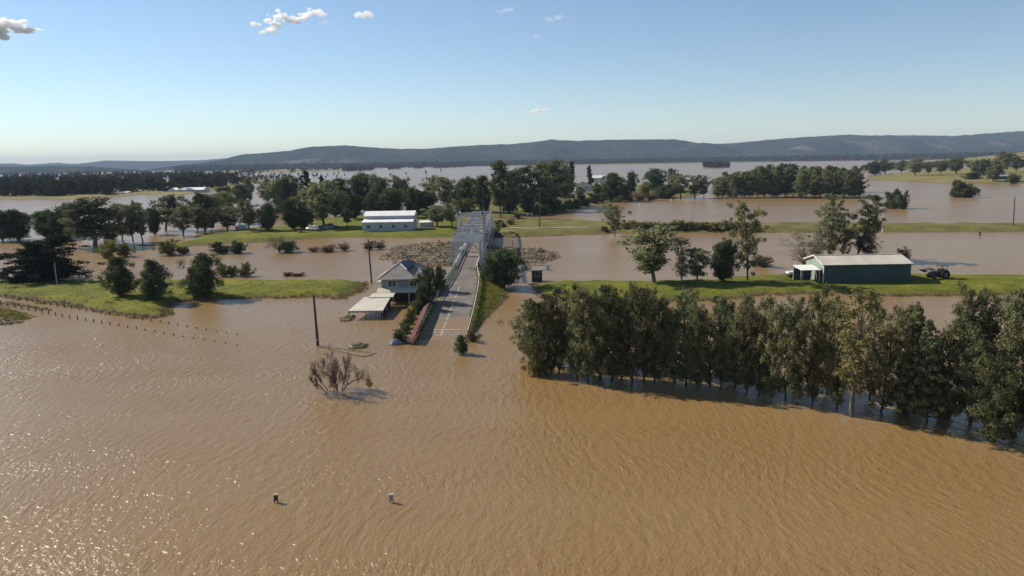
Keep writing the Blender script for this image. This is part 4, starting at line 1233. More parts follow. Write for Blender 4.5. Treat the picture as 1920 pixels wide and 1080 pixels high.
# carport roof in the water before the house
c1 = [G(652, 583, 1.35), G(718, 582, 1.35), G(733, 556, 1.75), G(683, 557, 1.75)]
o = c1[0].copy(); o.z = 0
cp = empty('carport', o, 0, 'cream roofed carport half drowned in front of the house', 'carport')
c1 = [p - o for p in c1]
quad(MB(), *c1, t=0.12).build('roof', M['roof_cream'], cp)
c2 = [G(690, 557.5, 1.85) - o, G(737, 556.5, 1.85) - o, G(741, 549, 2.0) - o, G(699, 550, 2.0) - o]
quad(MB(), *c2, t=0.1).build('rear_roof', M['roof_cream'], cp)
MB().beam(c1[0] + Vector((0, 0.02, -0.2)), c1[1] + Vector((0, 0.02, -0.2)), 0.1, 0.18).build('fascia', M['timber_grey'], cp)
gx = c1[1]; gy = c1[2]
MB().prism([(gx.x - 0.35, gx.y + 0.5, -0.8), (gy.x - 0.2, gy.y - 0.2, -0.8), (gy.x - 0.2, gy.y - 0.2, 1.62), (gx.x - 0.35, gx.y + 0.5, 1.2)], (-0.1, 0, 0)).build('side_wall', M['dark'], cp)
for f in (0.02, 0.5, 0.97):
    p = c1[0].lerp(c1[1], f); MB().box((p.x, p.y + 0.25, 0.1), (0.12, 0.12, 2.2)).build('post', M['timber_grey'], cp)
    p = c1[3].lerp(c1[2], f); MB().box((p.x, p.y - 0.25, 0.3), (0.12, 0.12, 2.6)).build('post', M['timber_grey'], cp)
MB().tube([(gx.x - 0.42 + 0.25, gx.y + 4.0, 0.8), (gx.x - 0.42 + 0.35, gx.y + 4.0, 0.8)], 0.42, 14).build('wheel_hoop', M['timber_grey'], cp)

# blue tarpaulin bundle on the litter heap
p = G(741, 645)
tb = MB()
rg = random.Random(3)
nn, kk = 10, 7
vs = []
for i in range(kk):
    for j in range(nn):
        a = j / nn * 2 * math.pi
        q = math.cos(i / (kk - 1) * math.pi / 2)
        vs.append((0.95 * q * math.cos(a) * (1 + rg.uniform(-.15, .15)), 0.8 * q * math.sin(a) * (1 + rg.uniform(-.15, .15)), 0.75 * math.sin(i / (kk - 1) * math.pi / 2) * (1 + rg.uniform(-.12, .12)) - 0.1))
tb.add(vs, [(i * nn + j, i * nn + (j + 1) % nn, (i + 1) * nn + (j + 1) % nn, (i + 1) * nn + j) for i in range(kk - 1) for j in range(nn)])
M['tarp'] = pmat('blue_grey_tarp', (0.2, 0.23, 0.3), (0.12, 0.14, 0.19), 1.5, 0.5)
o = tb.build('tarpaulin_bundle', M['tarp'], None)
o.location = p
tag(o, 'blue-grey tarpaulin bundle on the litter by the drowned road', 'tarpaulin')

# white shed on the mound
pl = on_land(680, 434)
ws = empty('white_shed', (pl.x, pl.y, pl.z), R(-1.0), 'long white shed with lean-to and four windows on the mound', 'shed')
W = 94 / FPX * pl.y
D1, D2 = 4.0, 11.0
MB().box((W / 2, D1 / 2, 1.45), (W, D1, 3.1)).build('lean_to_wall', M['shed_wall'], ws)
for i in range(10):
    xa = -0.25 + (W + 0.5) * i / 10 + 0.015; xb = -0.25 + (W + 0.5) * (i + 1) / 10 - 0.015
    lift = 0.015 * (i % 2)
    quad(MB(), (xa, -0.3, 3.02 + lift), (xb, -0.3, 3.02 + lift), (xb, D1, 3.75 + lift), (xa, D1, 3.75 + lift), 0.08).build('lean_to_sheet', M['roof_white'], ws)
MB().prism([(0, D1 + 0.02, -0.1), (0, D2, -0.1), (0, D2, 4.9), (0, (D1 + D2) / 2, 6.05), (0, D1 + 0.02, 4.9)], (W, 0, 0)).build('main_wall', M['shed_wall'], ws)
ym = (D1 + D2) / 2
for i in range(10):
    xa = -0.3 + (W + 0.6) * i / 10 + 0.015; xb = -0.3 + (W + 0.6) * (i + 1) / 10 - 0.015
    lift = 0.015 * (i % 2)
    quad(MB(), (xa, D1 - 0.35, 4.8 + lift), (xb, D1 - 0.35, 4.8 + lift), (xb, ym, 6.15 + lift), (xa, ym, 6.15 + lift), 0.07).build('roof_sheet', M['roof_white'], ws)
    quad(MB(), (xa, ym + 0.01, 6.15 + lift), (xb, ym + 0.01, 6.15 + lift), (xb, D2 + 0.35, 4.8 + lift), (xa, D2 + 0.35, 4.8 + lift), 0.07).build('roof_sheet', M['roof_white'], ws)
for fx in (0.12, 0.37, 0.62, 0.865):
    window(ws, W * fx, 0, 1.55, 1.05, 0.95)
for fx in (0.25, 0.5, 0.72):
    d = MB().box((W * fx, -0.03, 0.95), (0.9, 0.05, 1.95)).build('door', M['shed_wall'], ws)
    MB().box((W * fx + 0.35, -0.08, 0.95), (0.06, 0.06, 0.16)).build('handle', M['steel_dark'], d)
MB().beam((W + 0.16, -0.2, -0.1), (W + 0.16, -0.2, 2.9), 0.12, 0.12).build('downpipe', M['white'], ws)
MB().beam((W + 0.1, 5.2, -0.1), (W + 0.1, 5.2, 4.6), 0.4, 0.1).build('end_door_track', M['white'], ws)

def cottage(name, u, vb, wpx, hpx, depth, wall, roofm, label, cat='house', rz_=0.0, ridge_x=True, rise=0.35, wins=2, group=None):
    p = on_land(u, vb)
    w = wpx / FPX * p.y
    h = hpx / FPX * p.y
    wh = h * (1 - rise)
    root = empty(name, p, rz_, label, cat, group)
    MB().box((0, depth / 2, wh / 2 - 0.2), (w, depth, wh + 0.4)).build('wall', M[wall], root)
    if ridge_x:
        MB().prism([(-w / 2, 0.02, wh), (-w / 2, depth / 2, h - 0.02), (-w / 2, depth - 0.02, wh)], (w, 0, 0)).build('gable', M[wall], root)
        quad(MB(), (-w / 2 - 0.3, -0.35, wh - 0.08), (w / 2 + 0.3, -0.35, wh - 0.08), (w / 2 + 0.3, depth / 2, h), (-w / 2 - 0.3, depth / 2, h), 0.09).build('roof', M[roofm], root)
        quad(MB(), (-w / 2 - 0.3, depth / 2 + 0.01, h), (w / 2 + 0.3, depth / 2 + 0.01, h), (w / 2 + 0.3, depth + 0.35, wh - 0.08), (-w / 2 - 0.3, depth + 0.35, wh - 0.08), 0.09).build('roof', M[roofm], root)
    else:
        MB().prism([(-w / 2 + 0.02, 0, wh), (w / 2 - 0.02, 0, wh), (0, 0, h - 0.02)], (0, depth, 0)).build('gable', M[wall], root)
        quad(MB(), (-w / 2 - 0.35, -0.3, wh - 0.08), (0, -0.3, h), (0, depth + 0.3, h), (-w / 2 - 0.35, depth + 0.3, wh - 0.08), 0.09).build('roof', M[roofm], root)
        quad(MB(), (0.01, -0.3, h), (w / 2 + 0.35, -0.3, wh - 0.08), (w / 2 + 0.35, depth + 0.3, wh - 0.08), (0.01, depth + 0.3, h), 0.09).build('roof', M[roofm], root)
    for i in range(wins):
        window(root, w * ((i + 0.5) / wins - 0.5) * 0.8, 0, wh * 0.55, min(1.3, w / wins * 0.5), min(1.1, wh * 0.4))
    return root
cottage('small_shed', 799, 426, 23, 12, 4.5, 'shed_wall', 'roof_white', 'small blue-grey shed right of the white shed', 'shed', rise=0.2, wins=0)
cottage('cottage', 1094, 358, 30, 17, 8, 'white', 'brick', 'white gabled house with dark red roof beside the inlet', ridge_x=False)
cottage('cottage', 1122, 342, 26, 13, 10, 'white', 'roof_white', 'white roofed house behind the inlet', )
cottage('cottage', 1068, 372, 20, 12, 7, 'brick', 'roof_grey', 'brick house half hidden by the tall gums', )
cottage('cottage', 652, 406, 26, 13, 7, 'brick', 'roof_grey', 'brick house glimpsed behind the small lone tree', wins=2)
cottage('cottage', 545, 396, 26, 12, 8, 'white', 'roof_white', 'white house hidden among the left grove', )
cottage('cottage', 830, 400, 22, 12, 8, 'white', 'roof_white', 'white house hidden left of the bridge towers', )
cottage('farm_shed', 280, 353, 17, 6, 12, 'roof_white', 'roof_white', 'bright white farm shed on the far left bank', 'shed', wins=0)
cottage('farm_shed', 350, 361, 62, 9, 14, 'shed_wall', 'roof_white', 'long pale farm shed on the far left bank', 'shed', wins=0, rise=0.45)
cottage('farm_shed', 229, 365, 22, 6, 9, 'roof_cream', 'roof_cream', 'low cream farm shed on the far left bank', 'shed', wins=0)
cottage('farm_shed', 135, 352, 12, 6, 9, 'roof_cream', 'roof_cream', 'small tan roofed building in the far left wood', 'shed', wins=0)
for i, (u, v) in enumerate([(422, 330), (434, 329), (447, 329), (458, 328), (470, 328)]):
    cottage('cottage', u, v, 8, 4.5, 9, 'white', 'roof_grey', ordinal(i + 1) + ' from the left of the tiny far white houses below the range', wins=0, group='tiny far white houses')
cottage('farm_shed', 1884, 336, 34, 9, 12, 'shed_green', 'shed_end', 'green roofed farm shed in the right paddock', 'shed', wins=0)
cottage('cottage', 1826, 329, 9, 5, 7, 'white', 'roof_white', 'tiny white house among the right paddock trees', wins=0)
cottage('cottage', 1000, 352, 16, 10, 8, 'white', 'roof_white', 'white house behind the tall gum clump', wins=0)

# green shed
pg = on_land(1545, 531)
gs = empty('green_shed', (pg.x, pg.y, pg.z), 0, 'long dark green steel shed with cream roof in the yard', 'shed')
W = 164 / FPX * pg.y; DG = 8.6; ZE, ZR = 3.35, 4.45
MB().prism([(0, 0, -0.2), (0, DG, -0.2), (0, DG, ZE), (0, DG / 2, ZR), (0, 0, ZE)], (W, 0, 0)).build('wall', M['shed_green'], gs)
MB().prism([(-0.03, 0.06, -0.1), (-0.03, DG - 0.06, -0.1), (-0.03, DG - 0.06, ZE - 0.05), (-0.03, DG / 2, ZR - 0.05), (-0.03, 0.06, ZE - 0.05)], (0.028, 0, 0)).build('end_wall', M['shed_end'], gs)
NS = 10
for i in range(NS):
    xa = -0.35 + (W + 0.65) * i / NS + 0.012; xb = -0.35 + (W + 0.65) * (i + 1) / NS - 0.012
    lift = 0.012 * (i % 2)
    quad(MB(), (xa, -0.3, ZE - 0.02 + lift), (xb, -0.3, ZE - 0.02 + lift), (xb, DG / 2, ZR + 0.08 + lift), (xa, DG / 2, ZR + 0.08 + lift), 0.06).build('roof_sheet', M['roof_cream'], gs)
    quad(MB(), (xa, DG / 2 + 0.01, ZR + 0.08 + lift), (xb, DG / 2 + 0.01, ZR + 0.08 + lift), (xb, DG + 0.3, ZE - 0.02 + lift), (xa, DG + 0.3, ZE - 0.02 + lift), 0.06).build('roof_sheet', M['roof_cream'], gs)
    xa, xb = W * i / NS + 0.015, W * (i + 1) / NS - 0.015
    m = MB()
    for k in range(4):
        xk = xa + (xb - xa) * (k + 0.5) / 4
        m.box((xk, -0.02 - 0.006 * (k % 2), 1.6), ((xb - xa) / 4 - 0.02, 0.03, 3.3))
    m.build('wall_sheet', M['shed_green'], gs)
MB().beam((-0.35, DG / 2, ZR + 0.13), (W + 0.3, DG / 2, ZR + 0.13), 0.4, 0.05).build('ridge_cap', M['roof_cream'], gs)
MB().beam((-0.4, -0.32, ZE - 0.02), (-0.4, DG / 2, ZR + 0.12), 0.12, 0.22).build('barge_board', M['white'], gs)
MB().beam((-0.4, DG / 2, ZR + 0.12), (-0.4, DG + 0.32, ZE - 0.02), 0.12, 0.22).build('barge_board', M['white'], gs)
MB().box((W / 2, -0.34, ZE - 0.12), (W + 0.6, 0.12, 0.14)).build('gutter', M['shed_green'], gs)
MB().box((-0.07, 1.7, 1.15), (0.05, 2.6, 2.5)).build('roller_door', M['dark'], gs)
MB().box((-0.1, 0.2, 1.5), (0.16, 0.22, 3.1)).build('door_jamb', M['white'], gs)
aw = empty('awning', (pg.x, pg.y, pg.z), 0, 'white lean-to awning on posts at the end of the green shed', 'awning')
quad(MB(), (-4.0, 0.6, 2.35), (-0.4, 0.6, 2.35), (-0.4, 4.6, 2.75), (-4.0, 4.6, 2.75), 0.08).build('roof', M['roof_white'], aw)
for x in (-3.9, -2.1, -0.6):
    for y in (0.75, 4.45):
        MB().box((x, y, 1.1), (0.1, 0.1, 2.5)).build('post', M['white'], aw)
MB().box((-2.2, 4.5, 1.05), (3.4, 0.05, 2.2)).build('rear_screen', M['shed_green'], aw)

# little brown hut by the fig
p = G(1007, 527, 0.2)
ht = empty('hut', (p.x, p.y, 0.0), 0, 'small dark brown hut standing in water right of the fig', 'hut')
MB().box((0, 1.1, 1.15), (2.0, 2.2, 2.3)).build('wall', M['brown_wall'], ht)
quad(MB(), (-1.25, -0.3, 2.34), (1.25, -0.3, 2.34), (1.25, 2.5, 2.6), (-1.25, 2.5, 2.6), 0.1).build('roof', M['roof_grey'], ht)
window(ht, 0.1, 0, 1.6, 0.8, 0.8, frame='timber_grey')
MB().box((0.1, -0.03, 0.5), (1.5, 0.06, 0.7)).build('door', M['dark'], ht)

# ------------------------------------------------------------------ vehicles
M['car_white'] = pmat('white_car_paint', (0.68, 0.68, 0.66), (0.6, 0.6, 0.58), 1.0, 0.25)
M['car_grey'] = pmat('grey_car_paint', (0.12, 0.13, 0.15), (0.09, 0.1, 0.11), 1.0, 0.3)
M['tyre'] = pmat('tyre_rubber', (0.02, 0.02, 0.02), (0.012, 0.012, 0.012), 4.0, 0.9)
M['rim'] = pmat('wheel_rim', (0.35, 0.35, 0.36), (0.2, 0.2, 0.2), 3.0, 0.4)
M['lamp_red'] = pmat('lamp_red', (0.35, 0.02, 0.02), None, 3.0, 0.3)
def wheel(root, x, y, r, w, rim='rim'):
    t = MB().tube([(x, y - w / 2, r), (x, y + w / 2, r)], r, 16).build('wheel', M['tyre'], root)
    MB().tube([(x, y - w / 2 - 0.02, r), (x, y + w / 2 + 0.02, r)], r * 0.58, 12).build('rim', M[rim], t)
def car(name, loc, rz_, paint, label, cat, tray=False, group=None):
    """profile runs along +x (nose at +x)"""
    c = empty(name, loc, rz_, label, cat, group)
    prof = [(-2.2, .45), (2.2, .45), (2.25, .8), (2.1, 1.0), (1.0, 1.12), (-2.15, 1.12), (-2.25, .8)]
    MB().prism([(x, -0.88, z) for x, z in prof], (0, 1.76, 0)).build('body', M[paint], c, bevel=0.06)
    cab = [(1.0, 1.1), (0.45, 1.75), (-0.7 if tray else -2.0, 1.78), (-0.85 if tray else -2.15, 1.1)]
    k = MB().prism([(x, -0.78, z) for x, z in cab], (0, 1.56, 0)).build('cabin', M[paint], c, bevel=0.05)
    for s in (-1, 1):
        for x0, x1 in (((0.0, 0.62), (-0.62, -0.08)) if tray else ((0.0, 0.62), (-0.95, -0.08), (-1.85, -1.05))):
            MB().prism([(x0, s * 0.785, 1.2), (x1, s * 0.785, 1.2), (x1 - 0.12 if x1 > 0.5 else x1, s * 0.785, 1.66), (x0, s * 0.785, 1.66)], (0, s * 0.02, 0)).build('side_window', M['glass'], k)
        MB().box((2.24, s * 0.62, 0.86), (0.06, 0.36, 0.16)).build('headlight', M['white'], c)
        MB().box((-2.25, s * 0.72, 0.9), (0.06, 0.16, 0.3)).build('tail_light', M['lamp_red'], c)
        for x in (1.35, -1.35):
            wheel(c, x, s * 0.8, 0.38, 0.24)
    MB().prism([(0.96, -0.68, 1.17), (0.96, 0.68, 1.17), (0.5, 0.64, 1.7), (0.5, -0.64, 1.7)], (0.03, 0, 0.02)).build('windscreen', M['glass'], k)
    MB().box((2.28, 0, 0.58), (0.12, 1.7, 0.2)).build('bumper', M['dark'], c)
    if tray:
        for s in (-1, 1):
            MB().box((-1.55, s * 0.86, 1.25), (1.3, 0.06, 0.34)).build('tray_side', M[paint], c)
        MB().box((-2.2, 0, 1.25), (0.06, 1.7, 0.34)).build('tailgate', M[paint], c)
    return c
p = on_land(1499, 520)
car('four_wheel_drive', (p.x, p.y + 0.6, p.z), R(178), 'car_white', 'white four-wheel drive parked beside the shed awning', 'car')
p = on_land(586, 433)
car('parked_car', (p.x, p.y, p.z), R(150), 'car_white', 'white van-like car parked under trees left of the white shed', 'car')
p = on_land(602, 432)
car('parked_ute', (p.x, p.y, p.z), R(15), 'car_grey', 'dark grey ute next to the white parked car', 'ute', tray=True)
p = on_land(620, 428)
car('parked_ute', (p.x, p.y, p.z), R(10), 'car_grey', 'second dark ute, nearer the white shed', 'ute', tray=True)
p = on_land(566, 436)
tr = empty('trailer', p, R(8), 'low dark flat trailer left of the parked cars', 'trailer')
MB().box((0, 0, 0.6), (3.4, 1.6, 0.14)).build('bed', M['dark'], tr)
MB().beam((1.7, 0, 0.55), (2.8, 0, 0.5), 0.1, 0.1).build('drawbar', M['steel_dark'], tr)
for s in (-1, 1):
    wheel(tr, -0.2, s * 0.7, 0.32, 0.2)

p = on_land(1760, 522)
tk = empty('tractor', p, R(180), 'dark tractor with raised front loader parked right of the green shed', 'tractor')
M['tractor'] = pmat('tractor_paint', (0.05, 0.06, 0.055), (0.03, 0.035, 0.035), 1.5, 0.4)
for s in (-1, 1):
    wheel(tk, -0.7, s * 0.85, 0.78, 0.42, 'steel_dark')
    wheel(tk, 1.35, s * 0.8, 0.48, 0.3, 'steel_dark')
    MB().tube([(-1.3, s * 0.85, 1.35), (-0.95, s * 0.85, 1.66), (-0.45, s * 0.85, 1.66), (-0.1, s * 0.85, 1.35)], 0.09, 6).build('mudguard', M['tractor'], tk)
    MB().beam((0.5, s * 0.55, 1.0), (1.5, s * 0.55, 1.9), 0.12, 0.16).build('loader_arm', M['steel_dark'], tk)
    MB().beam((1.5, s * 0.55, 1.9), (2.9, s * 0.55, 1.55), 0.12, 0.16).build('loader_arm', M['steel_dark'], tk)
    for x in (-1.0, 0.05):
        MB().beam((x, s * 0.6, 1.2), (x, s * 0.6, 2.35), 0.08, 0.08).build('canopy_post', M['steel_dark'], tk)
MB().prism([(0.1, -0.38, 0.75), (1.85, -0.38, 0.75), (1.9, -0.38, 1.25), (0.1, -0.38, 1.4)], (0, 0.76, 0)).build('bonnet', M['tractor'], tk, bevel=0.05)
MB().box((-0.6, 0, 0.95), (1.3, 0.7, 0.5)).build('rear_body', M['tractor'], tk, bevel=0.04)
MB().box((-0.55, 0, 1.35), (0.5, 0.5, 0.14)).box((-0.8, 0, 1.6), (0.12, 0.5, 0.5)).build('seat', M['dark'], tk)
MB().box((-0.5, 0, 2.42), (1.6, 1.5, 0.1)).build('canopy', M['tractor'], tk, bevel=0.03)
MB().tube([(1.5, 0.2, 1.25), (1.5, 0.2, 2.0)], 0.05, 8).build('exhaust', M['steel_dark'], tk)
MB().tube([(0.0, -0.2, 1.6), (0.03, 0.2, 1.62)], 0.04, 6).build('steering_wheel', M['dark'], tk)
MB().prism([(2.8, -0.85, 1.25), (3.5, -0.85, 1.75), (3.45, -0.85, 1.85), (2.95, -0.85, 1.75), (2.75, -0.85, 1.6)], (0, 1.7, 0)).build('loader_bucket', M['steel_dark'], tk)

# ------------------------------------------------------------------ poles, posts, signs, fences
def pole(u, vb, ut, vt, label, r=0.16, arm=False, sink=1.5):
    p = on_land(u, vb)
    t = AT(ut, vt, p.y)
    root = empty('power_pole', (p.x, p.y, p.z), 0, label, 'power pole')
    d = t - p
    MB().tube([-d * (sink / d.length), (0, 0, 0), d], [r * 1.25, r * 1.15, r * 0.8], 10).build('shaft', M['pole'], root)
    if arm:
        MB().box((d.x, d.y - r, d.z - 0.5), (2.0, 0.1, 0.12)).build('cross_arm', M['pole'], root)
        for s in (-0.85, -0.3, 0.3, 0.85):
            MB().tube([(d.x + s, d.y - r, d.z - 0.44), (d.x + s, d.y - r, d.z - 0.24)], [0.06, 0.04], 8).build('insulator', M['white'], root)
    else:
        MB().tube([(d.x, d.y, d.z), (d.x, d.y, d.z + 0.08)], [r * 0.9, r * 0.5], 8).build('cap', M['steel_dark'], root)
        MB().box((d.x * 0.12, d.y * 0.12 - r * 1.25, d.z * 0.12), (0.22, 0.06, 0.3)).build('tag_plate', M['timber_grey'], root)
    return root
pole(697, 531, 690, 449, 'tall leaning power pole on the bank left of the house', 0.15)
pole(596, 648, 588, 553, 'leaning power pole rising from open water left of the carport', 0.16)
pole(1012, 426, 1012, 352, 'power pole on the levee beyond the bridge, before the gums', 0.16, True)
pole(1900, 422, 1903, 369, 'power pole on the levee near the right edge', 0.16)
pole(906, 402, 906, 352, 'power pole behind the bridge towers', 0.16)
def stake(name, u, vb, vt, w, mat, label, cat='post', cap=None):
    p = on_land(u, vb)
    h = AT(u, vt, p.y).z - p.z
    root = empty(name, p, 0, label, cat)
    MB().box((0, 0, h / 2 - 0.5), (w, w, h + 1.0)).build('shaft', M[mat], root, bevel=w * 0.1)
    MB().box((0, 0, h + 0.03), (w * 1.15, w * 1.15, 0.06)).build('cap', M[cap or mat], root)
    return root
stake('marker_post', 1655, 436, 424, 0.5, 'roof_cream', 'pale concrete post on the levee right of the tall trees', 'post')
stake('stump_post', 1837, 442, 435, 0.35, 'post', 'dark stump in the water below the right levee', 'post')
stake('gauge_post', 962, 472, 450, 0.22, 'timber_grey', 'thin grey gauge post rising from the debris by the bridge')
stake('gauge_post', 107, 534, 494, 0.16, 'timber_grey', 'thin grey post in the grass before the cedar')
stake('marker_post', 968, 416, 409, 0.35, 'roof_cream', 'cream post beside the track past the bridge')
for i, (u, v) in enumerate([(989, 405), (998, 405), (1095, 391), (1200, 387), (1258, 377), (1478, 429)]):
    stake('marker_post', u, v, v - 4.5, 0.42, 'roof_white', ordinal(i + 1) + ' from the left of the tiny white marker posts along the inlet', 'marker')

# two short board markers in the open water
for u, v, mat, label in [(518, 942, 'brown_wall', 'short brown two-legged marker board in the open water'), (734, 942, 'timber_grey', 'short grey two-legged marker board in the open water')]:
    p = G(u, v)
    root = empty('marker_board', p, R(8), label, 'marker')
    for s in (-1, 1):
        MB().box((s * 0.105, 0, -0.2), (0.075, 0.07, 1.5)).build('leg', M[mat], root)
    MB().box((0, -0.045, 0.38), (0.29, 0.02, 0.48)).build('board', M[mat], root)
    MB().box((0, 0, 0.585), (0.33, 0.16, 0.06)).build('cap', M['white'], root)

# yellow diamond sign
M['sign_yellow'] = pmat('sign_yellow', (0.42, 0.27, 0.035), (0.3, 0.19, 0.03), 2.0, 0.5)
p = G(694, 742)
sg = empty('diamond_sign', p, R(6), 'yellow diamond road sign on a post in the water by the bare willow', 'sign')
MB().tube([(0, 0, -1.5), (0, 0, 1.6)], 0.035, 8).build('post', M['timber_grey'], sg)
q = 0.42
MB().prism([(0, -0.05, 1.25 - q), (q, -0.05, 1.25), (0, -0.05, 1.25 + q), (-q, -0.05, 1.25)], (0, -0.012, 0)).build('plate', M['sign_yellow'], sg)
for k in range(4):
    a = k * math.pi / 2
    c0 = Vector((math.cos(a) * (q - 0.05), -0.064, 1.25 + math.sin(a) * (q - 0.05)))
    c1_ = Vector((math.cos(a + math.pi / 2) * (q - 0.05), -0.064, 1.25 + math.sin(a + math.pi / 2) * (q - 0.05)))
    MB().beam(c0, c1_, 0.004, 0.03).build('border', M['dark'], sg)
MB().beam((0, -0.064, 1.08), (0, -0.064, 1.32), 0.06, 0.004).beam((-0.1, -0.066, 1.3), (0, -0.066, 1.44), 0.05, 0.004).beam((0.1, -0.066, 1.3), (0, -0.066, 1.44), 0.05, 0.004).build('symbol', M['dark'], sg)

# brown board at the left edge
p = on_land(9, 528)
sb = empty('notice_board', p, 0, 'brown notice board on two legs at the left edge', 'sign')
bw, bh = 2.0, 1.05
for s in (-1, 1):
    MB().box((s * 0.75, 0.05, 0.5), (0.1, 0.1, 2.2)).build('leg', M['post'], sb)
MB().box((0, -0.02, 1.15), (bw, 0.05, bh)).build('board', M['brown_wall'], sb)
MB().box((0, -0.06, 1.15 + bh / 2), (bw + 0.06, 0.08, 0.06)).build('frame_rail', M['post'], sb)

# two lines of fence posts running out into the flood
def fence(px, h0, h1, label, seed):
    pts = [on_land(u, v) for u, v in px]
    root = empty('post_fence', (pts[0].x, pts[0].y, 0), 0, label, 'fence')
    o = Vector((pts[0].x, pts[0].y, 0))
    rg = random.Random(seed)
    L = [0]
    for a, b in zip(pts[:-1], pts[1:]):
        L.append(L[-1] + (b - a).length)
    n = int(L[-1] / 2.15)
    tops = []
    for i in range(n + 1):
        s = L[-1] * i / n
        for k in range(len(L) - 1):
            if s <= L[k + 1] + 1e-6:
                f = (s - L[k]) / (L[k + 1] - L[k]); p = pts[k].lerp(pts[k + 1], f); break
        p = p - o
        g = zat(p.x + o.x, p.y + o.y)
        h = max(0.12, (h0 + (h1 - h0) * (i / n)) * rg.uniform(0.85, 1.15))
        lx, ly = rg.uniform(-.06, .06), rg.uniform(-.06, .06)
        MB().tube([(p.x, p.y, g - 1.0), (p.x, p.y, g), (p.x + lx, p.y + ly, g + h)], [0.085, 0.08, 0.07], 7).build('post', M['post'], root)
        tops.append(Vector((p.x + lx * .9, p.y + ly * .9, g + h * 0.88)))
    for fz in (0.0, 0.4):
        m = MB()
        for a, b in zip(tops[:-1], tops[1:]):
            if min(a.z, b.z) - fz > 0.1:
                m.tube([(a.x, a.y, a.z - fz), (b.x, b.y, b.z - fz)], 0.012, 4, False)
        m.build('wire', M['timber_grey'], root)
fence([(-70, 548), (0, 558), (45, 563), (97, 573), (155, 582), (192, 588), (255, 597), (322, 608), (397, 620), (445, 627)], 1.0, 0.12, 'farther line of dark fence posts running into the flood', 1)
fence([(-70, 562), (0, 573), (60, 583), (122, 595), (172, 603), (227, 612), (287, 622), (350, 632.5), (420, 643.5), (445, 647)], 0.95, 0.1, 'nearer line of dark fence posts running into the flood', 2)

# fallen wire from the pole foot
w = [G(u, v, 0.05) for u, v in [(597, 650), (615, 653), (640, 659), (662, 665), (680, 668), (695, 666), (706, 661)]]
o = w[0].copy()
ob = MB().tube([q - o for q in w], [0.06, 0.05, 0.05, 0.06, 0.05, 0.04, 0.03], 6).build('floating_cable', M['drift2'])
ob.location = o
tag(ob, 'thin brown cable floating from the pole foot towards the weeds', 'cable')

# bare willow in the water
def bare_shrub(u, v, label):
    rng = np.random.RandomState(9)
    big, twigs = [], []
    def grow(p, d, L, r, lev):
        k = 5
        pts = [p]
        for i in range(k - 1):
            d = d + rng.normal(size=3) * 0.13 + np.array([0, 0, 0.05])
            d = d / np.linalg.norm(d)
            pts.append(pts[-1] + d * L / (k - 1))
        (big if lev < 2 else twigs).append((np.array(pts), np.linspace(max(r, 0.008), max(r * 0.45, 0.006), k)))
        if lev < 4:
            for j in range([5, 6, 6, 5][lev]):
                f = rng.uniform(0.3, 1.0)
                q = np.array([np.interp(f, np.linspace(0, 1, k), np.array(pts)[:, a]) for a in range(3)])
                nd = d + rng.normal(size=3) * 0.55 + np.array([0, 0, 0.15])
                grow(q, nd / np.linalg.norm(nd), L * rng.uniform(0.45, 0.65), r * 0.5, lev + 1)
    for st, dr, L in [((-0.9, 0, -0.3), (-0.42, 0.2, 0.9), 2.6), ((0.25, 0.1, -0.3), (0.75, 0.1, 0.65), 2.6), ((-0.4, 0.3, -0.3), (0.0, 0.2, 1.0), 2.2), ((0.0, -0.3, -0.3), (0.4, -0.3, 0.85), 2.0), ((-1.0, -0.2, -0.3), (-0.8, -0.2, 0.55), 1.7), ((0.3, 0.4, -0.3), (0.45, 0.5, 0.75), 2.2), ((0.1, 0, -.3), (0.1, -0.5, 0.8), 1.6)]:
        dd = np.array(dr); grow(np.array(st), dd / np.linalg.norm(dd), L * rng.uniform(0.9, 1.1), 0.06, 0)
    root = empty('bare_willow', G(u, v), 0, label, 'shrub')
    V, Q = tubes_np(big, 5); link('branch', np_mesh('willow_branch', V, Q, M['bark'], True), root)
    V, Q = tubes_np(twigs, 3); tw = link('twigs', np_mesh('willow_twigs', V, Q, M['twig'], True), root)
    tw['kind'] = 'stuff'
    root.scale = (0.78, 0.85, 1.35)
bare_shrub(632, 734, 'leafless willow standing in the flood beside the diamond sign')

# black heap and orange thing on the far bank by the bridge
def heap(name, u, v, wpx, h, mat, label, cat, seed):
    p = on_land(u, v)
    r = wpx / FPX * p.y / 2
    rg = random.Random(seed)
    m = MB(); n, k = 16, 8
    vs = []
    for i in range(k):
        for j in range(n):
            a = j / n * 2 * math.pi; t = i / (k - 1) * math.pi / 2
            w = 1 + rg.uniform(-.1, .1)
            vs.append((r * math.cos(t) * math.cos(a) * w, r * 0.8 * math.cos(t) * math.sin(a) * w, h * math.sin(t) * (1 + rg.uniform(-.08, .08)) - 0.2))
    m.add(vs, [(i * n + j, i * n + (j + 1) % n, (i + 1) * n + (j + 1) % n, (i + 1) * n + j) for i in range(k - 1) for j in range(n)])
    o = m.build(name, M[mat], None)
    o.location = p
    tag(o, label, cat)
heap('mulch_heap', 930, 444, 24, 1.8, 'dark', 'black covered heap at the far end of the bridge', 'heap', 2)
heap('sand_heap', 453, 431, 26, 2.6, 'white', 'pale mound among the trees on the left far bank', 'heap', 5)
M['orange'] = pmat('orange_plastic', (0.55, 0.2, 0.03), (0.4, 0.14, 0.02), 1.0, 0.5)
p = on_land(957, 443)
ba = empty('orange_barrier', p, R(20), "small orange barrier at the water's edge beside the black heap", 'barrier')
MB().prism([(-0.7, -0.25, 0.0), (0.7, -0.25, 0.0), (0.6, -0.25, 0.9), (-0.6, -0.25, 0.9)], (0, 0.5, 0)).build('body', M['orange'], ba, bevel=0.06)
MB().box((0, 0, 0.02), (1.6, 0.7, 0.12)).build('foot', M['orange'], ba)
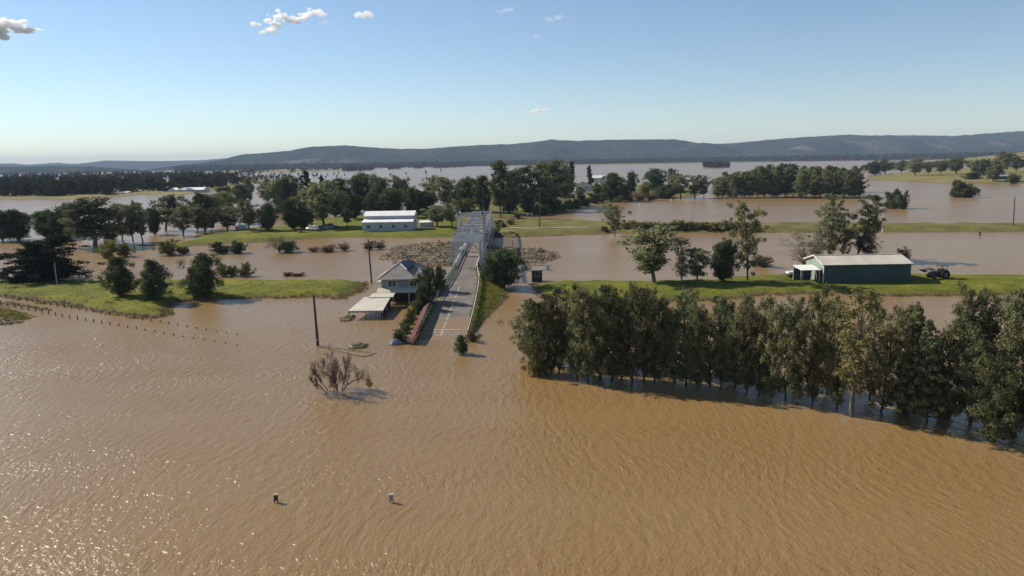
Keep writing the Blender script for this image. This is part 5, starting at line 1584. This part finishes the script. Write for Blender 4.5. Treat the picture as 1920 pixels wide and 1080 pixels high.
MB().box((0, -0.26, 0.6), (1.0, 0.02, 0.16)).build('stripe', M['white'], ba)
# track on the levee
me_pts = [on_land(u, v) for u, v in [(916, 418), (935, 423), (960, 427), (990, 428), (1040, 427), (1100, 426)]]
V = []
for p in me_pts:
    V += [(p.x, p.y - 1.6, p.z + 0.06), (p.x, p.y + 1.6, p.z + 0.06)]
M['gravel'] = pmat('gravel_track', (0.34, 0.29, 0.23), (0.24, 0.2, 0.16), 0.4, 0.95)
tag(link('track', np_mesh('track', V, [(2 * i, 2 * i + 2, 2 * i + 3, 2 * i + 1) for i in range(len(me_pts) - 1)], M['gravel'])), 'pale gravel track along the levee past the bridge', kind='structure')
# far abutment under the last bay of the deck
land('abutment', None, 2.35, 3.0, 0.8, M['grass_dull'], 'earth abutment at the far end of the bridge', 83, 0.05, 6.0, world=[(-16, 236), (-2.5, 236), (-3, 275), (-16, 275)])

# ------------------------------------------------------------------ grass tufts on the near banks
def tufts(label, px, n, seed, mat, h=(0.15, 0.45), margin=False):
    rng = np.random.RandomState(seed)
    us = [p[0] for p in px]; vs = [p[1] for p in px]
    U = rng.uniform(min(us), max(us), n * 5); Vv = rng.uniform(min(vs), max(vs), n * 5)
    k = sdist(U, Vv, px) > 0
    U, Vv = U[k][:n], Vv[k][:n]
    P = np.array([tuple(G(u, v, 0.4)) for u, v in zip(U, Vv)])
    zs = np.full(len(P), -9.0)
    for f, b in LANDS:
        zs = np.maximum(zs, f(P[:, 0], P[:, 1]))
    z = np.maximum(zs, 0)
    ok = (z > 0.02) if not margin else (z < 0.2) & (zs > -0.22)
    P = P[ok]; P[:, 2] = z[ok]
    B = 5
    P = np.repeat(P, B, axis=0)
    m = len(P)
    a = rng.uniform(0, 6.28, m)
    H = rng.uniform(h[0], h[1], m)
    base = P + np.stack([rng.normal(size=m) * 0.12, rng.normal(size=m) * 0.12, np.full(m, -0.05)], 1)
    side = np.stack([np.cos(a), np.sin(a), np.zeros(m)], 1) * 0.05
    tip = base + np.stack([rng.normal(size=m) * 0.14, rng.normal(size=m) * 0.14, H], 1)
    V = np.stack([base - side, base + side, tip + side * 0.3, tip - side * 0.3], 1).reshape(-1, 3)
    o = link('grass', np_mesh('grass_tufts', V, np.arange(m * 4).reshape(-1, 4), mat))
    tag(o, label, kind='stuff')
M['leaf_grass'] = leaf_mat('grass_blade', (0.13, 0.14, 0.03), (0.24, 0.23, 0.05), 0.3, 0.1)
tufts('rank grass tufts over the left green bank', [(-40, 530), (300, 528), (672, 528), (690, 536), (640, 560), (560, 560), (330, 566), (318, 594), (220, 592), (0, 556), (-40, 550)], 900, 1, M['leaf_grass'], (0.08, 0.25))
tufts('rank grass tufts over the road verge', [(900, 525), (958, 545), (950, 580), (905, 625), (880, 640), (880, 600)], 900, 2, M['leaf_grass'])
tufts('mown grass tufts over the shed yard', [(1230, 527), (1420, 516), (1920, 515), (1920, 556), (1440, 553), (1250, 560)], 900, 3, M['leaf_grass'], (0.08, 0.22))
tufts('grass tufts on the dull left corner', [(-40, 565), (0, 574), (76, 594), (0, 606), (-40, 606)], 500, 4, M['leaf_grass'])

M['leaf_reed'] = leaf_mat('drowned_grass', (0.09, 0.08, 0.03), (0.2, 0.165, 0.06), 0.3, 0.1)
tufts('drowned brown grass fringing the left green bank', [(-40, 540), (300, 560), (690, 524), (700, 545), (640, 568), (420, 570), (330, 575), (322, 604), (220, 600), (0, 566)], 6000, 5, M['leaf_reed'], (0.1, 0.4), True)
tufts('drowned brown grass fringing the shed yard', [(1000, 550), (1250, 545), (1450, 540), (1920, 545), (1920, 562), (1440, 562), (1250, 575), (1020, 570)], 5000, 6, M['leaf_reed'], (0.1, 0.35), True)

# ------------------------------------------------------------------ clouds, far above and beyond
def cloud_mat(name, dens):
    """white water droplets: an even scattering volume inside the cloud's hull"""
    m = bpy.data.materials.new(name)
    m.use_nodes = True
    nt = m.node_tree
    for n in list(nt.nodes):
        if n.type != 'OUTPUT_MATERIAL':
            nt.nodes.remove(n)
    v = nt.nodes.new('ShaderNodeVolumeScatter')
    v.inputs['Color'].default_value = (1, 1, 1, 1)
    v.inputs['Density'].default_value = dens
    v.inputs['Anisotropy'].default_value = 0.35
    nt.links.new(v.outputs[0], nt.nodes['Material Output'].inputs['Volume'])
    return m
M['cloud'] = cloud_mat('cloud_dense', 0.03)
M['cloud_thin'] = cloud_mat('cloud_thin', 0.0035)
import bmesh
def ico(sub=2):
    bm = bmesh.new(); bmesh.ops.create_icosphere(bm, subdivisions=sub, radius=1.0)
    V = np.array([v.co[:] for v in bm.verts]); F = np.array([[v.index for v in f.verts] for f in bm.faces]); bm.free()
    return V, F
ICO = ico(2)
def cloud(label, blobs, mat, seed, D=9000.0):
    rng = np.random.RandomState(seed)
    Vs, Fs, off = [], [], 0
    o = AT(blobs[0][0], blobs[0][1], D)
    for u, v, ru, rv in blobs:
        c = np.array(AT(u, v, D))
        sx, sz = ru / FPX * D, rv / FPX * D
        for k in range(14):
            d = rng.normal(size=3) * 0.42
            r = rng.uniform(0.22, 0.6) * (1 if k < 8 else 0.5)
            pc = c + d * np.array([sx, sx * 0.8, sz])
            W = ICO[0] * (1 + 0.35 * np.sin(ICO[0] @ rng.normal(size=(3, 1)) * 4 + rng.uniform(0, 6)) + 0.12 * rng.normal(size=(len(ICO[0]), 1)))
            Vs.append(pc + W * r * np.array([sx, sx * 0.8, sz])); Fs.append(ICO[1] + off); off += len(ICO[0])
    V = np.concatenate(Vs) - np.array(o)
    me = np_mesh('cloud', V, np.zeros((0, 4), int), M[mat], True, np.concatenate(Fs))
    ob = link('cloud', me)
    ob.location = o
    md = ob.modifiers.new('merge', 'REMESH')
    md.mode = 'VOXEL'
    md.voxel_size = 7.0
    md.use_smooth_shade = True
    tag(ob, label, 'cloud')
cloud('bright white cloud cut by the left edge of the sky', [(-30, 50, 40, 16), (5, 52, 30, 15), (28, 48, 18, 8), (40, 56, 24, 6), (60, 55, 16, 4), (10, 42, 14, 7)], 'cloud', 1)
cloud('long ragged white cloud high left of centre', [(478, 45, 12, 4), (500, 37, 12, 6), (525, 32, 16, 9), (548, 36, 18, 7), (568, 32, 14, 6), (585, 25, 16, 7), (598, 22, 8, 4), (518, 50, 12, 8), (505, 57, 14, 5), (492, 61, 8, 3)], 'cloud', 2)
cloud('small white puff right of the ragged cloud', [(672, 28, 9, 5), (685, 27, 12, 7), (695, 29, 8, 5)], 'cloud', 3)
cloud('tiny cloud shred under the ragged cloud', [(605, 40, 10, 4), (612, 37, 8, 4), (594, 46, 6, 2)], 'cloud_thin', 4)
cloud('faint wisp near the top, right of centre', [(1028, 37, 12, 3), (1045, 33, 12, 4), (1052, 30, 6, 4)], 'cloud_thin', 5)
cloud('faintest wisp at the top centre', [(940, 22, 12, 4), (958, 19, 14, 4)], 'cloud_thin', 6)
cloud('tiny faint puff below the right wisp', [(1002, 68, 7, 4), (1007, 69, 6, 3)], 'cloud_thin', 7)
cloud('thin bright streak low over the range', [(998, 210, 9, 2.5), (1010, 208, 11, 4), (1020, 206, 6, 3)], 'cloud', 8)
cloud('smallest cloud speck low over the range', [(925, 210, 6, 3)], 'cloud_thin', 9)

# ------------------------------------------------------------------ hazy air over the plain
hz = bpy.data.materials.new('haze')
hz.use_nodes = True
hn = hz.node_tree
for n in list(hn.nodes):
    if n.type != 'OUTPUT_MATERIAL':
        hn.nodes.remove(n)
pv = hn.nodes.new('ShaderNodeVolumePrincipled')
pv.inputs['Color'].default_value = (0.43, 0.57, 0.8, 1)
pv.inputs['Density'].default_value = 7.0e-5
pv.inputs['Anisotropy'].default_value = 0.0
hn.links.new(pv.outputs[0], hn.nodes['Material Output'].inputs['Volume'])
hb = MB().box((0, 6600, 119), (33000, 19600, 244)).build('haze', hz)
tag(hb, 'pale blue haze over the flooded plain', kind='stuff')
